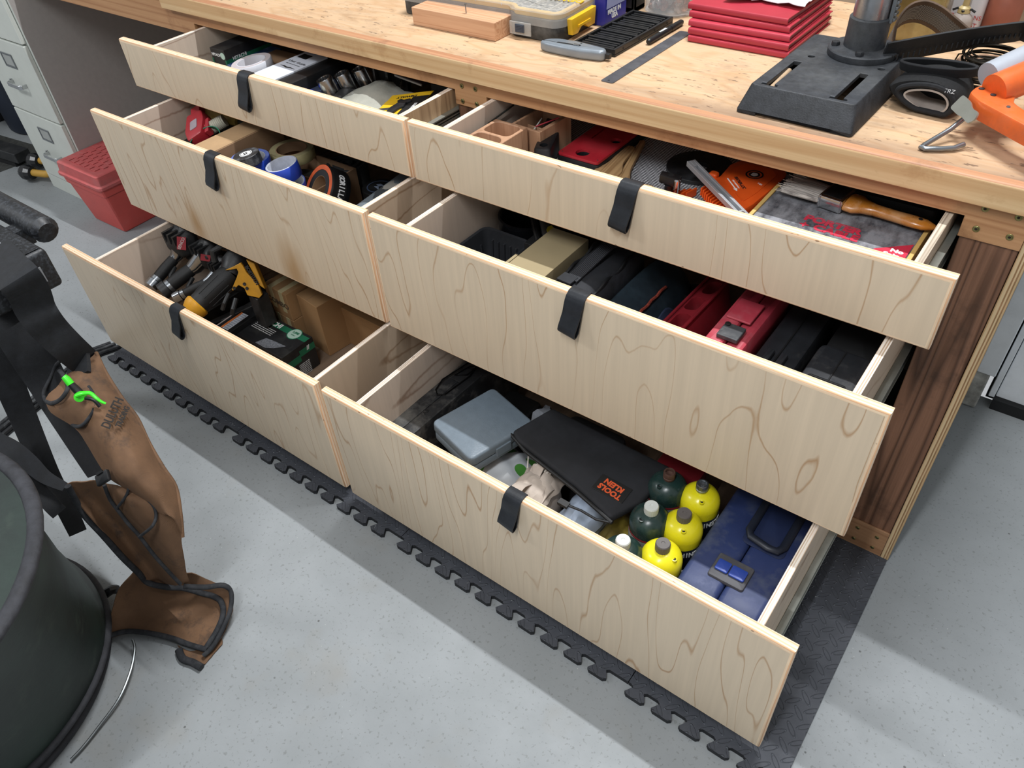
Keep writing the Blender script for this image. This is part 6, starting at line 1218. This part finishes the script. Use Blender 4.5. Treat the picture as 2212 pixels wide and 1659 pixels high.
BK=V(*BK[0])-A0
b=MB(); b.rbox(-.011,.011,-.016,.016,-.004,.004,.003,.002); b.box(-.013,-.008,-.008,.008,.003,.006); b.build('buckle',blk,t,loc=tuple(BK+V(.01,-.004,.01)),rot=(.6,.5,-.5))
e0=V(*TX[0])-A0; e1=V(*TX[1])-A0
ux=(e1-e0).normalized(); nz=(V(2.1452,-1.2175,1.4732)-A0-e0).normalized(); nz=(nz-ux*nz.dot(ux)).normalized(); uy=nz.cross(ux)
TMX=Matrix((ux,uy,nz)).transposed().to_4x4()
for s_,k,sz,sp_ in (('DULUTH',0,.022,.0),('TRADING',-.018,.0135,.0)):
    o=text('apron_lettering',s_,sz,mt('faded_black_print','241f1c',.8,0,.1,60,0),t,(0,0,0),bold=.0006,sx=.9); M_=TMX.copy(); M_.translation=(e0+e1)/2+uy*(k-.016)+nz*.014+ux*.012; o.matrix_local=M_
# green marker held in the apron pocket
gr=mt('lime_plastic','3fd628',.35,0,.05,20,.02)
m0=V(*M1[0]); t=thing('lime_marker','black marker with lime green cap and clip in the apron pocket','marker',tuple(m0)); O=lambda Q:[tuple(Vector(p)-m0) for p in Q]
b=MB(); b.tube(O([lerp(M2[0],M2[1],k) for k in (0,.5,1)]+[M2[2]]),[.0062,.0072,.0075,.0075],16); b.build('marker_body',blk,t)
b=MB(); b.tube(O(M1),[.0052,.0066,.0070],16); b.build('green_cap',gr,t)
b=MB(); Q=sm([V(*p)+V(.004,-.002,.006) for p in M3],4); b.tube(O(Q),[.0050-.0028*i/len(Q) for i in range(len(Q))],10,flat=.8); b.tube(O([V(*M2[2])-V(.004,0,-.003),V(*M3[0])+V(.003,0,0)]),.0092,14); b.build('green_clip',gr,t)
b=MB(); b.tube(O(sm(M4,3)),.0035,8); b.build('black_clip',blk,t)
# green pop-up yard bag
gc=N('dark_green_canvas'); v=gc.co((1,1,1)); a_=gc.noise(v,5,6,.65); o_=gc.mix(gc.rng(a_,.35,.7),'0d1815','1d2e27'); o_=gc.mix(gc.rng(gc.noise(gc.co((1,1,1),(.4,.3,.7)),9,6,.7),.56,.72,0,.5),o_,'3d4a3e'); gc.set('Base Color',o_); gc.set('Roughness',.55); gc.bump(a_,.5,.004); gc=gc.m
gb=mt('yard_bag_binding','26272c',.7,0,.25,70,.4,.3,'4e4f55',14)
t=thing('yard_bag','dark green canvas pop-up yard bag with black bound rims','bag',(.70,-1.38,0)); O3=V(.70,-1.38,0)
def rc(c,r_,z,n=72,tilt=0): return [tuple(V(c[0]+r_*math.cos(2*PI*i/n),c[1]+r_*math.sin(2*PI*i/n),z)-O3) for i in range(n)]
cs=[((.715,-1.375),.300,.012),((.722,-1.368),.297,.03),((.731,-1.362),.300,.052),((.745,-1.362),.298,.09),((.775,-1.366),.292,.15),((.83,-1.374),.288,.28),((.89,-1.385),.296,.42),((.95,-1.395),.308,.53),((.987,-1.40),.317,.600)]
LL=[]
for c,r_,z in cs: LL.append([(x+.004*math.sin(i*.9+z*20)*(0.1<z<.55),y,zz+.0) for i,(x,y,zz) in enumerate(rc(c,r_,z))])
LL+=[rc((.985,-1.40),.300,.600),rc((.985,-1.40),.2,.592),rc((.985,-1.40),.08,.585)]
MB().loops(LL).build('canvas_body',gc,t,ang=1.2)
for (c,r_,z,w) in (((.987,-1.40),.317,.600,.012),((.731,-1.362),.301,.052,.010)):
    b=MB(); b.tube([(x,y,zz+.0) for x,y,zz in rc(c,r_,z)],w,10,closed=True,flat=.7); b.build('bound_rim',gb,t,ang=1.2)
b=MB(); b.tube(rc((.70,-1.385),.322,.010),.009,8,closed=True); b.tube(rc((.706,-1.38),.312,.026),.009,8,closed=True); b.build('base_rim',gb,t,ang=1.2)
b=MB(); Q=[V(*p)-O3 for p in WR]; b.tube(sm(Q,6),.0028,8); b.build('spring_wire',mt('spring_steel','75797a',.35,.85,.1,30,.05),t)
b=MB(); Q=[V(*p)-O3 for p in BC]; b.tube(sm(Q,4),.010,8); b.build('toggle',blk,t)
